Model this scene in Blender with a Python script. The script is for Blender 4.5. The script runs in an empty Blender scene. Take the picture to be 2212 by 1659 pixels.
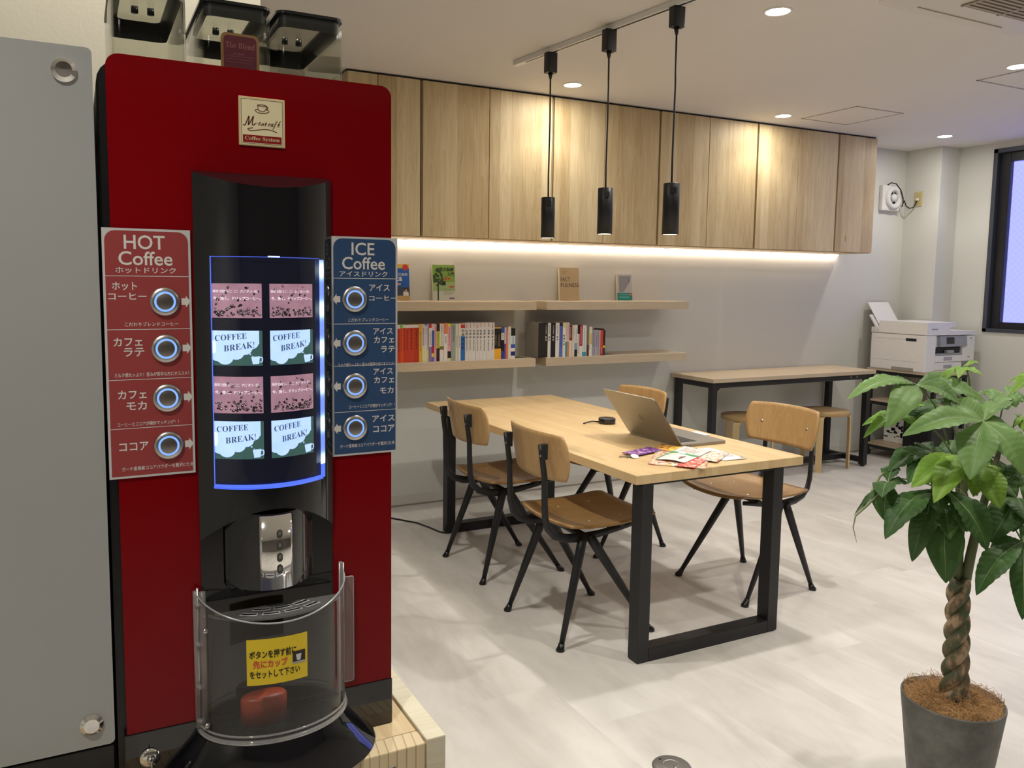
import bpy, bmesh, math, random
from mathutils import Vector, Matrix
random.seed(7)
sc = bpy.context.scene
COL = sc.collection
PI = math.pi

# ------------------------------------------------------------------ camera
cam_d = bpy.data.cameras.new('camera'); cam = bpy.data.objects.new('camera', cam_d); COL.objects.link(cam)
F_PX, PCX, PCY = 1740.0, 1026.0, 779.0
YAW, PITCH, ROLL = math.radians(26.2424), math.radians(5.46497), math.radians(-0.56563)
fwd = Vector((math.sin(YAW)*math.cos(PITCH), math.cos(YAW)*math.cos(PITCH), -math.sin(PITCH)))
rt = Vector((math.cos(YAW), -math.sin(YAW), 0)); dn = fwd.cross(rt)
r2 = rt*math.cos(ROLL) + dn*math.sin(ROLL); d2 = dn*math.cos(ROLL) - rt*math.sin(ROLL)
M = Matrix((r2, -d2, -fwd)).transposed().to_4x4(); M.translation = (0, 0, 1.47)
cam.matrix_world = M
cam_d.sensor_fit = 'HORIZONTAL'; cam_d.sensor_width = 36.0
cam_d.lens = F_PX/2212*36.0
cam_d.shift_x = (1106-PCX)/2212; cam_d.shift_y = (PCY-829.5)/2212
cam_d.clip_start = 0.02; cam_d.clip_end = 100
sc.camera = cam

# ------------------------------------------------------------------ world (dusk sky beyond the window) and exposure
w = bpy.data.worlds.new('world'); sc.world = w; w.use_nodes = True
bg = w.node_tree.nodes['Background']; bg.inputs[0].default_value = (0.30, 0.32, 1.0, 1); bg.inputs[1].default_value = 1.7
sc.view_settings.view_transform = 'Standard'; sc.view_settings.look = 'None'
sc.view_settings.exposure = 0.12; sc.view_settings.gamma = 1.0; sc.view_settings.use_curve_mapping = False
DOWN_W = 52.0; DOWN_C = (1.0, 0.955, 0.88)
PEND_W = 8.0; PEND_C = (1.0, 0.90, 0.74)
LED_E = 15.0; LED_C = (1.0, 0.82, 0.66)
CEIL = 2.682; WALL = 4.88

# ------------------------------------------------------------------ mesh builder
def rrect(x0, x1, y0, y1, r, n=5):
    out = []
    rr = r if isinstance(r, (list, tuple)) else [r]*4          # corners: br, tr, tl, bl
    for (cx, cy, a0, q) in ((x1, y0, -PI/2, rr[0]), (x1, y1, 0, rr[1]), (x0, y1, PI/2, rr[2]), (x0, y0, PI, rr[3])):
        sx = -1 if cx == x1 else 1; sy = -1 if cy == y1 else 1
        ox, oy = cx+sx*q, cy+sy*q
        if q <= 0: out.append((cx, cy)); continue
        for i in range(n+1):
            a = a0+PI/2*i/n; out.append((ox+q*math.cos(a), oy+q*math.sin(a)))
    return out
_txt = {}
def glyphs(s, bold=0.0, shear=0.0, res=3):
    k = (s, bold, shear)
    if k in _txt: return _txt[k]
    cu = bpy.data.curves.new('txt', 'FONT'); cu.body = s; cu.offset = bold; cu.shear = shear; cu.resolution_u = res
    ob = bpy.data.objects.new('txt', cu); COL.objects.link(ob)
    dg = bpy.context.evaluated_depsgraph_get()
    me = bpy.data.meshes.new_from_object(ob.evaluated_get(dg))
    vs = [(v.co.x, v.co.y) for v in me.vertices]; fs = [tuple(p.vertices) for p in me.polygons]
    bpy.data.objects.remove(ob); bpy.data.curves.remove(cu); bpy.data.meshes.remove(me)
    _txt[k] = (vs, fs); return _txt[k]

class MB:
    def __init__(s): s.v = []; s.f = []; s.m = []; s.sm = []; s.mats = []
    def mi(s, mat):
        if mat not in s.mats: s.mats.append(mat)
        return s.mats.index(mat)
    def add(s, vs, fs, mat, smooth=False):
        o = len(s.v); s.v += [tuple(p) for p in vs]; k = s.mi(mat)
        for f in fs: s.f.append(tuple(i+o for i in f)); s.m.append(k); s.sm.append(smooth)
        return s
    def bm(s, bm, mat, smooth=False, M=None):
        bm.verts.index_update()
        s.add([(M @ v.co if M else v.co) for v in bm.verts], [[v.index for v in f.verts] for f in bm.faces], mat, smooth); bm.free(); return s
    def box(s, x0, x1, y0, y1, z0, z1, mat, bev=0, seg=2, M=None):
        bm = bmesh.new(); bmesh.ops.create_cube(bm, size=1)
        for v in bm.verts: v.co = Vector(((x0+x1)/2+v.co.x*(x1-x0), (y0+y1)/2+v.co.y*(y1-y0), (z0+z1)/2+v.co.z*(z1-z0)))
        if bev: bmesh.ops.bevel(bm, geom=bm.edges[:], offset=bev, segments=seg, profile=.5, affect='EDGES')
        return s.bm(bm, mat, False, M)
    def tube(s, pts, r, mat, n=10, sec=None, caps=True, smooth=True, up=None):
        pts = [Vector(p) for p in pts]; N = len(pts)
        rs = r if isinstance(r, (list, tuple)) else [r]*N
        tan = [(pts[min(i+1, N-1)]-pts[max(i-1, 0)]).normalized() for i in range(N)]
        u = Vector(up) if up else (Vector((0, 0, 1)) if abs(tan[0].z) < .9 else Vector((1, 0, 0)))
        vs = []; fs = []
        for i in range(N):
            u = (u-tan[i]*u.dot(tan[i]))
            if u.length < 1e-6: u = tan[i].orthogonal()
            u.normalize(); b = tan[i].cross(u)
            for j in range(n):
                a = 2*PI*j/n
                if sec: p = pts[i]+u*(sec[j][0]*rs[i])+b*(sec[j][1]*rs[i])
                else: p = pts[i]+(u*math.cos(a)+b*math.sin(a))*rs[i]
                vs.append(p)
        for i in range(N-1):
            for j in range(n):
                k = (j+1) % n; fs.append((i*n+j, i*n+k, (i+1)*n+k, (i+1)*n+j))
        if caps: fs.append(tuple(range(n-1, -1, -1))); fs.append(tuple((N-1)*n+j for j in range(n)))
        return s.add(vs, fs, mat, smooth)
    def bar(s, pts, w, h, mat, up=None):
        return s.tube(pts, 1.0, mat, 4, sec=[(h/2, w/2), (h/2, -w/2), (-h/2, -w/2), (-h/2, w/2)], smooth=False, up=up)
    def cyl(s, p0, p1, r0, mat, r1=None, n=24, smooth=True, caps=True):
        return s.tube([p0, p1], [r0, r0 if r1 is None else r1], mat, n, smooth=smooth, caps=caps)
    def lathe(s, prof, c, mat, n=32, M=None, smooth=True):
        vs = []; fs = []; k = len(prof)
        for j in range(n):
            a = 2*PI*j/n
            for (r, z) in prof: p = Vector((r*math.cos(a), r*math.sin(a), z)); p = (M @ p if M else p)+Vector(c); vs.append(p)
        for j in range(n):
            q = (j+1) % n
            for i in range(k-1): fs.append((j*k+i, q*k+i, q*k+i+1, j*k+i+1))
        return s.add(vs, fs, mat, smooth)
    def prism(s, poly, P, a0, a1, mat, smooth=False):
        n = len(poly); vs = [P(u, v, a0) for u, v in poly]+[P(u, v, a1) for u, v in poly]
        fs = [tuple(range(n-1, -1, -1)), tuple(range(n, 2*n))]
        s.add(vs, fs, mat, False)
        return s.add(vs, [(i, (i+1) % n, n+(i+1) % n, n+i) for i in range(n)], mat, smooth)
    def face(s, poly, P, mat):
        return s.add([P(u, v) for u, v in poly], [tuple(range(len(poly)))], mat)
    def grid(s, f, nu, nv, mat, th=None, smooth=True):
        vs = [Vector(f(i/nu, j/nv)) for i in range(nu+1) for j in range(nv+1)]
        q = lambda i, j: i*(nv+1)+j
        fs = [(q(i, j), q(i+1, j), q(i+1, j+1), q(i, j+1)) for i in range(nu) for j in range(nv)]
        if th is not None:
            t = Vector(th); n = len(vs); vs += [v+t for v in vs]
            fs += [tuple(n+i for i in reversed(f_)) for f_ in fs]
            ring = [q(i, 0) for i in range(nu)]+[q(nu, j) for j in range(nv)]+[q(i, nv) for i in range(nu, 0, -1)]+[q(0, j) for j in range(nv, 0, -1)]
            fs += [(ring[k], n+ring[k], n+ring[(k+1) % len(ring)], ring[(k+1) % len(ring)]) for k in range(len(ring))]
        return s.add(vs, fs, mat, smooth)
    def text(s, t, P, u, v, mat, h=None, w=None, align='C', bold=0.0, shear=0.0, maxw=None, res=3):
        vs, fs = glyphs(t, bold, shear, res)
        if not vs: return s
        x0 = min(a for a, b in vs); x1 = max(a for a, b in vs); y0 = min(b for a, b in vs); y1 = max(b for a, b in vs)
        if h is None: k = kx = w/(x1-x0)
        else:
            k = h/(y1-y0); kx = k if w is None else w/(x1-x0)
            if maxw and (x1-x0)*kx > maxw: kx = maxw/(x1-x0)
        ox = {'C': (x0+x1)/2, 'L': x0, 'R': x1}[align]; oy = (y0+y1)/2
        return s.add([P(u+(a-ox)*kx, v+(b-oy)*k) for a, b in vs], fs, mat)
    def vtext(s, t, P, u, v_top, mat, size, pitch=None, bold=0.02):
        for i, ch in enumerate(t):
            if ch != ' ': s.text(ch, P, u, v_top-(i+.5)*(pitch or size*1.12), mat, h=size*.86, maxw=size*.95, bold=bold, res=1)
        return s
    def mesh(s, name, off=(0, 0, 0)):
        me = bpy.data.meshes.new(name); o = off
        me.from_pydata([(a-o[0], b-o[1], c-o[2]) for a, b, c in s.v], [], s.f)
        for m_ in s.mats: me.materials.append(m_)
        me.polygons.foreach_set('material_index', s.m); me.polygons.foreach_set('use_smooth', s.sm); me.update()
        return me
ORG = {}
def thing(name, label, cat, loc=(0, 0, 0), rotz=0, group=None, local=False):
    o = bpy.data.objects.new(name, None); COL.objects.link(o); o.empty_display_size = .05
    o.location = loc; o.rotation_euler = (0, 0, rotz); o['label'] = label; o['category'] = cat
    if group: o['group'] = group
    ORG[o.name] = (0, 0, 0) if local else tuple(loc); return o
def part(name, mb, parent, label=None, kind=None):
    org = ORG[parent.name]; o = bpy.data.objects.new(name, mb.mesh(name, org)); COL.objects.link(o)
    o.parent = parent; ORG[o.name] = org
    if label: o['label'] = label
    if kind: o['kind'] = kind
    return o
def single(name, mb, label, cat, group=None, kind=None):
    xs, ys, zs = zip(*mb.v); c = ((min(xs)+max(xs))/2, (min(ys)+max(ys))/2, min(zs))
    o = bpy.data.objects.new(name, mb.mesh(name, c)); COL.objects.link(o); o.location = c; ORG[o.name] = c
    o['label'] = label; o['category'] = cat
    if group: o['group'] = group
    if kind: o['kind'] = kind
    return o
def struct(name, mb):
    xs, ys, zs = zip(*mb.v); c = ((min(xs)+max(xs))/2, (min(ys)+max(ys))/2, min(zs))
    o = bpy.data.objects.new(name, mb.mesh(name, c)); COL.objects.link(o); o.location = c; ORG[o.name] = c; o['kind'] = 'structure'; return o
def copy_tree(o, parent=None):
    c = o.copy(); COL.objects.link(c); c.parent = parent
    for ch in list(o.children): copy_tree(ch, c)
    return c
def lamp(name, kind, parent, loc, energy, color, **kw):
    d = bpy.data.lights.new(name, kind); d.energy = energy; d.color = color
    for k, v in kw.items(): setattr(d, k, v)
    o = bpy.data.objects.new(name, d); COL.objects.link(o); o.parent = parent; o.location = loc; return o

# ------------------------------------------------------------------ materials
def nt(name):
    m = bpy.data.materials.new(name); m.use_nodes = True; t = m.node_tree
    return m, t, t.nodes['Principled BSDF'], t.links
_mc = {}
def pm(name, col, rough=.5, metal=0, coat=0, emit=None, es=0, spec=.5, var=.04, vs=30, bump=0, alpha=1):
    if name in _mc: return _mc[name]
    m, t, b, L = nt(name)
    b.inputs['Roughness'].default_value = rough; b.inputs['Metallic'].default_value = metal
    b.inputs['Coat Weight'].default_value = coat; b.inputs['Coat Roughness'].default_value = .04; b.inputs['Specular IOR Level'].default_value = spec
    tc = t.nodes.new('ShaderNodeTexCoord'); n = t.nodes.new('ShaderNodeTexNoise'); n.inputs['Scale'].default_value = vs; n.inputs['Detail'].default_value = 4
    L.new(tc.outputs['Object'], n.inputs['Vector'])
    mx = t.nodes.new('ShaderNodeMix'); mx.data_type = 'RGBA'; L.new(n.outputs['Fac'], mx.inputs['Factor'])
    mx.inputs['A'].default_value = tuple(c*(1-var) for c in col)+(1,); mx.inputs['B'].default_value = tuple(min(1, c*(1+var)) for c in col)+(1,)
    L.new(mx.outputs['Result'], b.inputs['Base Color'])
    if bump:
        bp = t.nodes.new('ShaderNodeBump'); bp.inputs['Strength'].default_value = bump; bp.inputs['Distance'].default_value = .002
        L.new(n.outputs['Fac'], bp.inputs['Height']); L.new(bp.outputs['Normal'], b.inputs['Normal'])
    if emit: b.inputs['Emission Color'].default_value = tuple(emit)+(1,); b.inputs['Emission Strength'].default_value = es
    _mc[name] = m; return m
def srgb(r, g, b):
    f = lambda c: (c/255/12.92) if c <= 10 else (((c/255)+.055)/1.055)**2.4
    return (f(r), f(g), f(b))
def flat(r, g, b, rough=.5, k=1.0):
    return pm('paint_%d_%d_%d' % (r, g, b), tuple(c*k for c in srgb(r, g, b)), rough, var=.02)
def math_n(t, op, a, b=None):
    n = t.nodes.new('ShaderNodeMath'); n.operation = op
    for i, x in enumerate((a, b)):
        if x is None: continue
        if isinstance(x, (int, float)): n.inputs[i].default_value = x
        else: t.links.new(x, n.inputs[i])
    return n.outputs[0]
def wood(name, dark, light, along='Z', strip=0, sax='X', length=0, contrast=.5, rough=.45, coat=0, grain=1.0, bump=.04, rand=.25, coarse=3.0, knots=0):
    m, t, b, L = nt(name); N = t.nodes
    tc = N.new('ShaderNodeTexCoord'); oi = N.new('ShaderNodeObjectInfo'); sp = N.new('ShaderNodeSeparateXYZ'); L.new(tc.outputs['Object'], sp.inputs[0])
    off = N.new('ShaderNodeVectorMath'); off.operation = 'SCALE'; off.inputs[0].default_value = (13.1, 7.7, 5.3); L.new(oi.outputs['Random'], off.inputs['Scale'])
    ad = N.new('ShaderNodeVectorMath'); ad.operation = 'ADD'; L.new(tc.outputs['Object'], ad.inputs[0]); L.new(off.outputs[0], ad.inputs[1]); vec = ad.outputs[0]
    sval = None
    if strip:
        fl = math_n(t, 'FLOOR', math_n(t, 'DIVIDE', sp.outputs[sax], strip))
        wn = N.new('ShaderNodeTexWhiteNoise'); wn.noise_dimensions = '2D'; cb = N.new('ShaderNodeCombineXYZ'); L.new(fl, cb.inputs[0]); L.new(oi.outputs['Random'], cb.inputs[1]); L.new(cb.outputs[0], wn.inputs['Vector']); sval = wn.outputs['Value']
        if length:
            sh = math_n(t, 'ADD', math_n(t, 'DIVIDE', sp.outputs[along], length), math_n(t, 'MULTIPLY', sval, 7.3))
            w2 = N.new('ShaderNodeTexWhiteNoise'); w2.noise_dimensions = '2D'; c2 = N.new('ShaderNodeCombineXYZ'); L.new(math_n(t, 'FLOOR', sh), c2.inputs[0]); L.new(fl, c2.inputs[1]); L.new(c2.outputs[0], w2.inputs['Vector']); sval = w2.outputs['Value']
        o2 = N.new('ShaderNodeVectorMath'); o2.operation = 'SCALE'; o2.inputs[0].default_value = (3.1, 9.7, 6.3); L.new(sval, o2.inputs['Scale'])
        a2 = N.new('ShaderNodeVectorMath'); a2.operation = 'ADD'; L.new(vec, a2.inputs[0]); L.new(o2.outputs[0], a2.inputs[1]); vec = a2.outputs[0]
    facs = []
    for (sa, sx, dist, det) in ((.9, 9, .8, 3), (1.6, 60, .3, 5)):
        mp = N.new('ShaderNodeMapping'); mp.inputs['Scale'].default_value = tuple(sa if ax == along else sx for ax in 'XYZ'); L.new(vec, mp.inputs['Vector'])
        n = N.new('ShaderNodeTexNoise'); n.inputs['Scale'].default_value = coarse; n.inputs['Detail'].default_value = det; n.inputs['Distortion'].default_value = dist; L.new(mp.outputs[0], n.inputs['Vector']); facs.append(n.outputs['Fac'])
    mp = N.new('ShaderNodeMapping'); mp.inputs['Scale'].default_value = tuple(.55 if ax == along else 7 for ax in 'XYZ'); L.new(vec, mp.inputs['Vector'])
    wv = N.new('ShaderNodeTexNoise'); wv.inputs['Scale'].default_value = 2.2; wv.inputs['Detail'].default_value = 1; L.new(mp.outputs[0], wv.inputs['Vector'])
    ring = math_n(t, 'FRACT', math_n(t, 'MULTIPLY', wv.outputs['Fac'], 11.0))
    f = math_n(t, 'ADD', math_n(t, 'MULTIPLY', math_n(t, 'SUBTRACT', facs[0], .5), 1.2*contrast), math_n(t, 'MULTIPLY', math_n(t, 'SUBTRACT', facs[1], .5), 1.1*contrast*grain))
    f = math_n(t, 'ADD', f, math_n(t, 'MULTIPLY', math_n(t, 'SUBTRACT', ring, .5), .35*contrast*grain))
    if sval is not None: f = math_n(t, 'ADD', f, math_n(t, 'MULTIPLY', math_n(t, 'SUBTRACT', sval, .5), 1.0*contrast))
    f = math_n(t, 'ADD', f, math_n(t, 'MULTIPLY', math_n(t, 'SUBTRACT', oi.outputs['Random'], .5), rand))
    f = math_n(t, 'ADD', f, .5)
    if knots:
        mp = N.new('ShaderNodeMapping'); mp.inputs['Scale'].default_value = tuple(3.0 if ax == along else 9 for ax in 'XYZ'); L.new(vec, mp.inputs['Vector'])
        vo = N.new('ShaderNodeTexVoronoi'); vo.inputs['Scale'].default_value = 1.0; L.new(mp.outputs[0], vo.inputs['Vector'])
        kn = math_n(t, 'LESS_THAN', vo.outputs['Distance'], .09); sel = N.new('ShaderNodeSeparateXYZ'); L.new(vo.outputs['Color'], sel.inputs[0])
        kn = math_n(t, 'MULTIPLY', kn, math_n(t, 'GREATER_THAN', sel.outputs[0], 1-knots))
        f = math_n(t, 'SUBTRACT', f, math_n(t, 'MULTIPLY', kn, .6))
    cl = N.new('ShaderNodeClamp'); L.new(f, cl.inputs[0])
    mx = N.new('ShaderNodeMix'); mx.data_type = 'RGBA'; L.new(cl.outputs[0], mx.inputs['Factor']); mx.inputs['A'].default_value = tuple(dark)+(1,); mx.inputs['B'].default_value = tuple(light)+(1,)
    L.new(mx.outputs['Result'], b.inputs['Base Color'])
    b.inputs['Roughness'].default_value = rough; b.inputs['Coat Weight'].default_value = coat; b.inputs['Coat Roughness'].default_value = .15
    bp = N.new('ShaderNodeBump'); bp.inputs['Strength'].default_value = bump*5; bp.inputs['Distance'].default_value = .0006; L.new(facs[1], bp.inputs['Height']); L.new(bp.outputs['Normal'], b.inputs['Normal'])
    return m
def clear(name, tint=(1, 1, 1), ior=1.35, rough=.03, boost=1.0, haze=0):
    m = bpy.data.materials.new(name); m.use_nodes = True; t = m.node_tree; t.nodes.clear(); N = t.nodes; L = t.links
    o = N.new('ShaderNodeOutputMaterial'); tr = N.new('ShaderNodeBsdfTransparent'); tr.inputs[0].default_value = tuple(tint)+(1,)
    gl = N.new('ShaderNodeBsdfGlossy'); gl.inputs['Roughness'].default_value = rough
    fr = N.new('ShaderNodeFresnel'); ge = N.new('ShaderNodeNewGeometry'); L.new(math_n(t, 'ADD', math_n(t, 'MULTIPLY', ge.outputs['Backfacing'], 1/ior-ior), ior), fr.inputs['IOR'])
    mx = N.new('ShaderNodeMixShader'); L.new(math_n(t, 'MULTIPLY', fr.outputs[0], boost), mx.inputs[0]); L.new(tr.outputs[0], mx.inputs[1]); L.new(gl.outputs[0], mx.inputs[2]); out = mx.outputs[0]
    if haze:
        df = N.new('ShaderNodeBsdfDiffuse'); df.inputs[0].default_value = (.8, .8, .79, 1); m2 = N.new('ShaderNodeMixShader'); m2.inputs[0].default_value = haze; L.new(out, m2.inputs[1]); L.new(df.outputs[0], m2.inputs[2]); out = m2.outputs[0]
    L.new(out, o.inputs[0])
    return m
def serif(s): return ''.join(chr(0x1D400+ord(c)-65) if 'A' <= c <= 'Z' else chr(0x1D41A+ord(c)-97) if 'a' <= c <= 'z' else c for c in s)
def plaster(name, col, rough=.85):
    m, t, b, L = nt(name); N = t.nodes; tc = N.new('ShaderNodeTexCoord'); n = N.new('ShaderNodeTexNoise'); n.inputs['Scale'].default_value = 140; n.inputs['Detail'].default_value = 5
    n2 = N.new('ShaderNodeTexNoise'); n2.inputs['Scale'].default_value = 1.3
    L.new(tc.outputs['Object'], n.inputs['Vector']); L.new(tc.outputs['Object'], n2.inputs['Vector'])
    mx = N.new('ShaderNodeMix'); mx.data_type = 'RGBA'; L.new(n2.outputs['Fac'], mx.inputs['Factor']); mx.inputs['A'].default_value = tuple(c*.97 for c in col)+(1,); mx.inputs['B'].default_value = tuple(c*1.02 for c in col)+(1,)
    L.new(mx.outputs['Result'], b.inputs['Base Color']); b.inputs['Roughness'].default_value = rough; b.inputs['Specular IOR Level'].default_value = .2
    bp = N.new('ShaderNodeBump'); bp.inputs['Strength'].default_value = .25; bp.inputs['Distance'].default_value = .0015; L.new(n.outputs['Fac'], bp.inputs['Height']); L.new(bp.outputs['Normal'], b.inputs['Normal'])
    return m
def floor_mat():
    m, t, b, L = nt('floor_stone_vinyl'); N = t.nodes; tc = N.new('ShaderNodeTexCoord'); sp = N.new('ShaderNodeSeparateXYZ'); L.new(tc.outputs['Object'], sp.inputs[0])
    fx = math_n(t, 'FLOOR', math_n(t, 'DIVIDE', sp.outputs['X'], .46)); wn = N.new('ShaderNodeTexWhiteNoise'); wn.noise_dimensions = '1D'; L.new(fx, wn.inputs['W'])
    fy = math_n(t, 'FLOOR', math_n(t, 'ADD', math_n(t, 'DIVIDE', sp.outputs['Y'], .92), math_n(t, 'MULTIPLY', wn.outputs['Value'], 3.7)))
    w2 = N.new('ShaderNodeTexWhiteNoise'); w2.noise_dimensions = '2D'; cb = N.new('ShaderNodeCombineXYZ'); L.new(fx, cb.inputs[0]); L.new(fy, cb.inputs[1]); L.new(cb.outputs[0], w2.inputs['Vector'])
    o2 = N.new('ShaderNodeVectorMath'); o2.operation = 'SCALE'; o2.inputs[0].default_value = (7.1, 3.7, 0); L.new(w2.outputs['Value'], o2.inputs['Scale'])
    a2 = N.new('ShaderNodeVectorMath'); a2.operation = 'ADD'; L.new(tc.outputs['Object'], a2.inputs[0]); L.new(o2.outputs[0], a2.inputs[1])
    mp = N.new('ShaderNodeMapping'); mp.inputs['Scale'].default_value = (6, 1.6, 1); L.new(a2.outputs[0], mp.inputs['Vector'])
    n = N.new('ShaderNodeTexNoise'); n.inputs['Scale'].default_value = 1.2; n.inputs['Detail'].default_value = 8; n.inputs['Roughness'].default_value = .62; n.inputs['Distortion'].default_value = .6; L.new(mp.outputs[0], n.inputs['Vector'])
    n3 = N.new('ShaderNodeTexNoise'); n3.inputs['Scale'].default_value = 2.0; n3.inputs['Detail'].default_value = 3; L.new(a2.outputs[0], n3.inputs['Vector'])
    f = math_n(t, 'ADD', math_n(t, 'MULTIPLY', math_n(t, 'SUBTRACT', n.outputs['Fac'], .5), 1.5), math_n(t, 'MULTIPLY', math_n(t, 'SUBTRACT', w2.outputs['Value'], .5), .22))
    f = math_n(t, 'ADD', math_n(t, 'ADD', f, math_n(t, 'MULTIPLY', math_n(t, 'SUBTRACT', n3.outputs['Fac'], .5), .8)), .55)
    cl = N.new('ShaderNodeClamp'); L.new(f, cl.inputs[0])
    cr = N.new('ShaderNodeValToRGB'); L.new(cl.outputs[0], cr.inputs[0])
    e = cr.color_ramp.elements; e[0].color = (.50, .475, .44, 1); e[1].color = (.76, .74, .70, 1); q = e.new(.5); q.color = (.64, .615, .575, 1)
    L.new(cr.outputs[0], b.inputs['Base Color']); b.inputs['Roughness'].default_value = .42; b.inputs['Specular IOR Level'].default_value = .35
    return m
M_WALL = plaster('wall_plaster', (.67, .675, .635)); M_CEIL = plaster('ceiling_plaster', (.76, .73, .685)); M_REAR = plaster('rear_wall_grey', (.22, .21, .20)); M_FLOOR = floor_mat()
M_CREAM = plaster('cream_plaster', (.72, .68, .56))
M_PINE = wood('pine_laminate', (.44, .31, .145), (.73, .605, .38), 'Z', .075, 'X', 0, .60, .55, coat=0, grain=.9, rand=.06, knots=.12)
M_OAKPALE = wood('pale_oak', (.44, .35, .24), (.64, .53, .385), 'X', 0, 'X', 0, .45, .5, rand=.1)
M_BUTCHER = wood('butcher_block', (.53, .36, .165), (.73, .55, .31), 'Y', .034, 'X', .30, .42, .42, coat=.15, grain=.6, rand=0)
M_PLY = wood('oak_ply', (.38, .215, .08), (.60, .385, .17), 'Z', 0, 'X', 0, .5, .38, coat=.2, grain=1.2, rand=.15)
M_PLYSEAT = wood('oak_ply_seat_shaded', (.20, .10, .028), (.37, .215, .075), 'X', 0, 'X', 0, .5, .34, coat=.25, grain=1.2, rand=.15)  # seat oak darkened, with the table's shadow partly in its colour
M_BIRCH = wood('birch', (.55, .38, .17), (.78, .60, .34), 'Z', 0, 'X', 0, .4, .4, rand=.1)
M_STOOLTOP = wood('stool_top', (.40, .255, .11), (.56, .39, .19), 'X', 0, 'X', 0, .4, .45, rand=.1)
M_CRATE = wood('raw_pine', (.52, .36, .17), (.86, .72, .48), 'Y', .09, 'X', 0, .4, .6, rand=.15, knots=.15)
M_BLACK = pm('black_powdercoat', (.014, .014, .016), .42, spec=.4)
M_BLKGLOSS = pm('black_gloss', (.006, .006, .008), .07, coat=.6)
M_BLKSAT = pm('black_satin', (.010, .010, .011), .3)
M_CHROME = pm('chrome', (.85, .84, .82), .08, 1.0)
M_STEEL = pm('brushed_steel', (.55, .54, .52), .3, 1.0, var=.1, vs=80)
M_WHITEPL = pm('white_plastic', (.78, .78, .77), .35)
M_GREYPL = pm('grey_plastic', (.30, .31, .33), .4)
M_PAPER = pm('white_paper', (.80, .80, .78), .7)
M_CLEAR = clear('clear_plastic', (.93, .92, .90)); M_ACRYL = clear('clear_acrylic', (.96, .97, .98), 1.4)
M_LED = pm('led_strip_glow', (1, .9, .75), .5, emit=LED_C, es=LED_E)
M_LENS = pm('downlight_lens_glow', (1, 1, 1), .5, emit=(1.0, .94, .84), es=210.0)
M_PLENS = pm('pendant_lens_glow', (1, 1, 1), .5, emit=(1.0, .82, .55), es=10.0)
# ================================================================== the room
X0, X1, YB = -3.0, 6.93, -3.2
b = MB(); b.box(X0-.15, X1+.15, YB-.15, WALL+.15, -.12, 0, M_FLOOR); struct('floor', b)
b = MB(); b.box(X0-.15, X1+.15, YB-.15, WALL+.15, CEIL, CEIL+.12, M_CEIL); struct('ceiling', b)
b = MB(); b.box(X0-.15, X1+.15, WALL, WALL+.15, 0, CEIL, M_WALL); struct('wall_back', b)
b = MB(); b.box(X0-.15, X0, YB, WALL, 0, CEIL, M_WALL); struct('wall_left', b)
b = MB(); b.box(X0-.15, X1+.15, YB-.15, YB, 0, CEIL, M_REAR); struct('wall_front', b)
# window wall: opening y 2.55..4.255, z 1.10..2.64
wy0, wy1, wz0, wz1 = 2.35, 4.255, 1.105, 2.63
b = MB()
b.box(X1, X1+.15, YB, wy0, 0, CEIL, M_WALL); b.box(X1, X1+.15, wy1, WALL, 0, CEIL, M_WALL)
b.box(X1, X1+.15, wy0, wy1, 0, wz0, M_WALL); b.box(X1, X1+.15, wy0, wy1, wz1, CEIL, M_WALL)
struct('wall_right', b)
b = MB(); b.box(6.685, X1, 4.55, WALL, 0, CEIL, M_WALL); struct('wall_column', b)
b = MB(); b.box(X0, .37, 1.80, 1.92, 0, CEIL, M_CREAM); struct('wall_partition', b)
M_BASEB = pm('baseboard_vinyl', (.62, .60, .55), .6)
b = MB(); b.box(X0, 6.685, WALL-.006, WALL, .012, .075, M_BASEB, .002); b.box(X0, 6.685, WALL-.004, WALL, 0, .012, pm('baseboard_shadow_gap', (.32, .29, .25), .7)); struct('baseboard_back', b)  # darker foot strip paints the shadow gap under the baseboard
b = MB(); b.box(6.679, 6.685, 4.55, WALL-.006, 0, .075, M_BASEB, .002); b.box(6.679, X1, 4.544, 4.55, 0, .075, M_BASEB, .002); b.box(X1-.006, X1, YB, 4.544, 0, .075, M_BASEB, .002); struct('baseboard_right', b)
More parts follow.
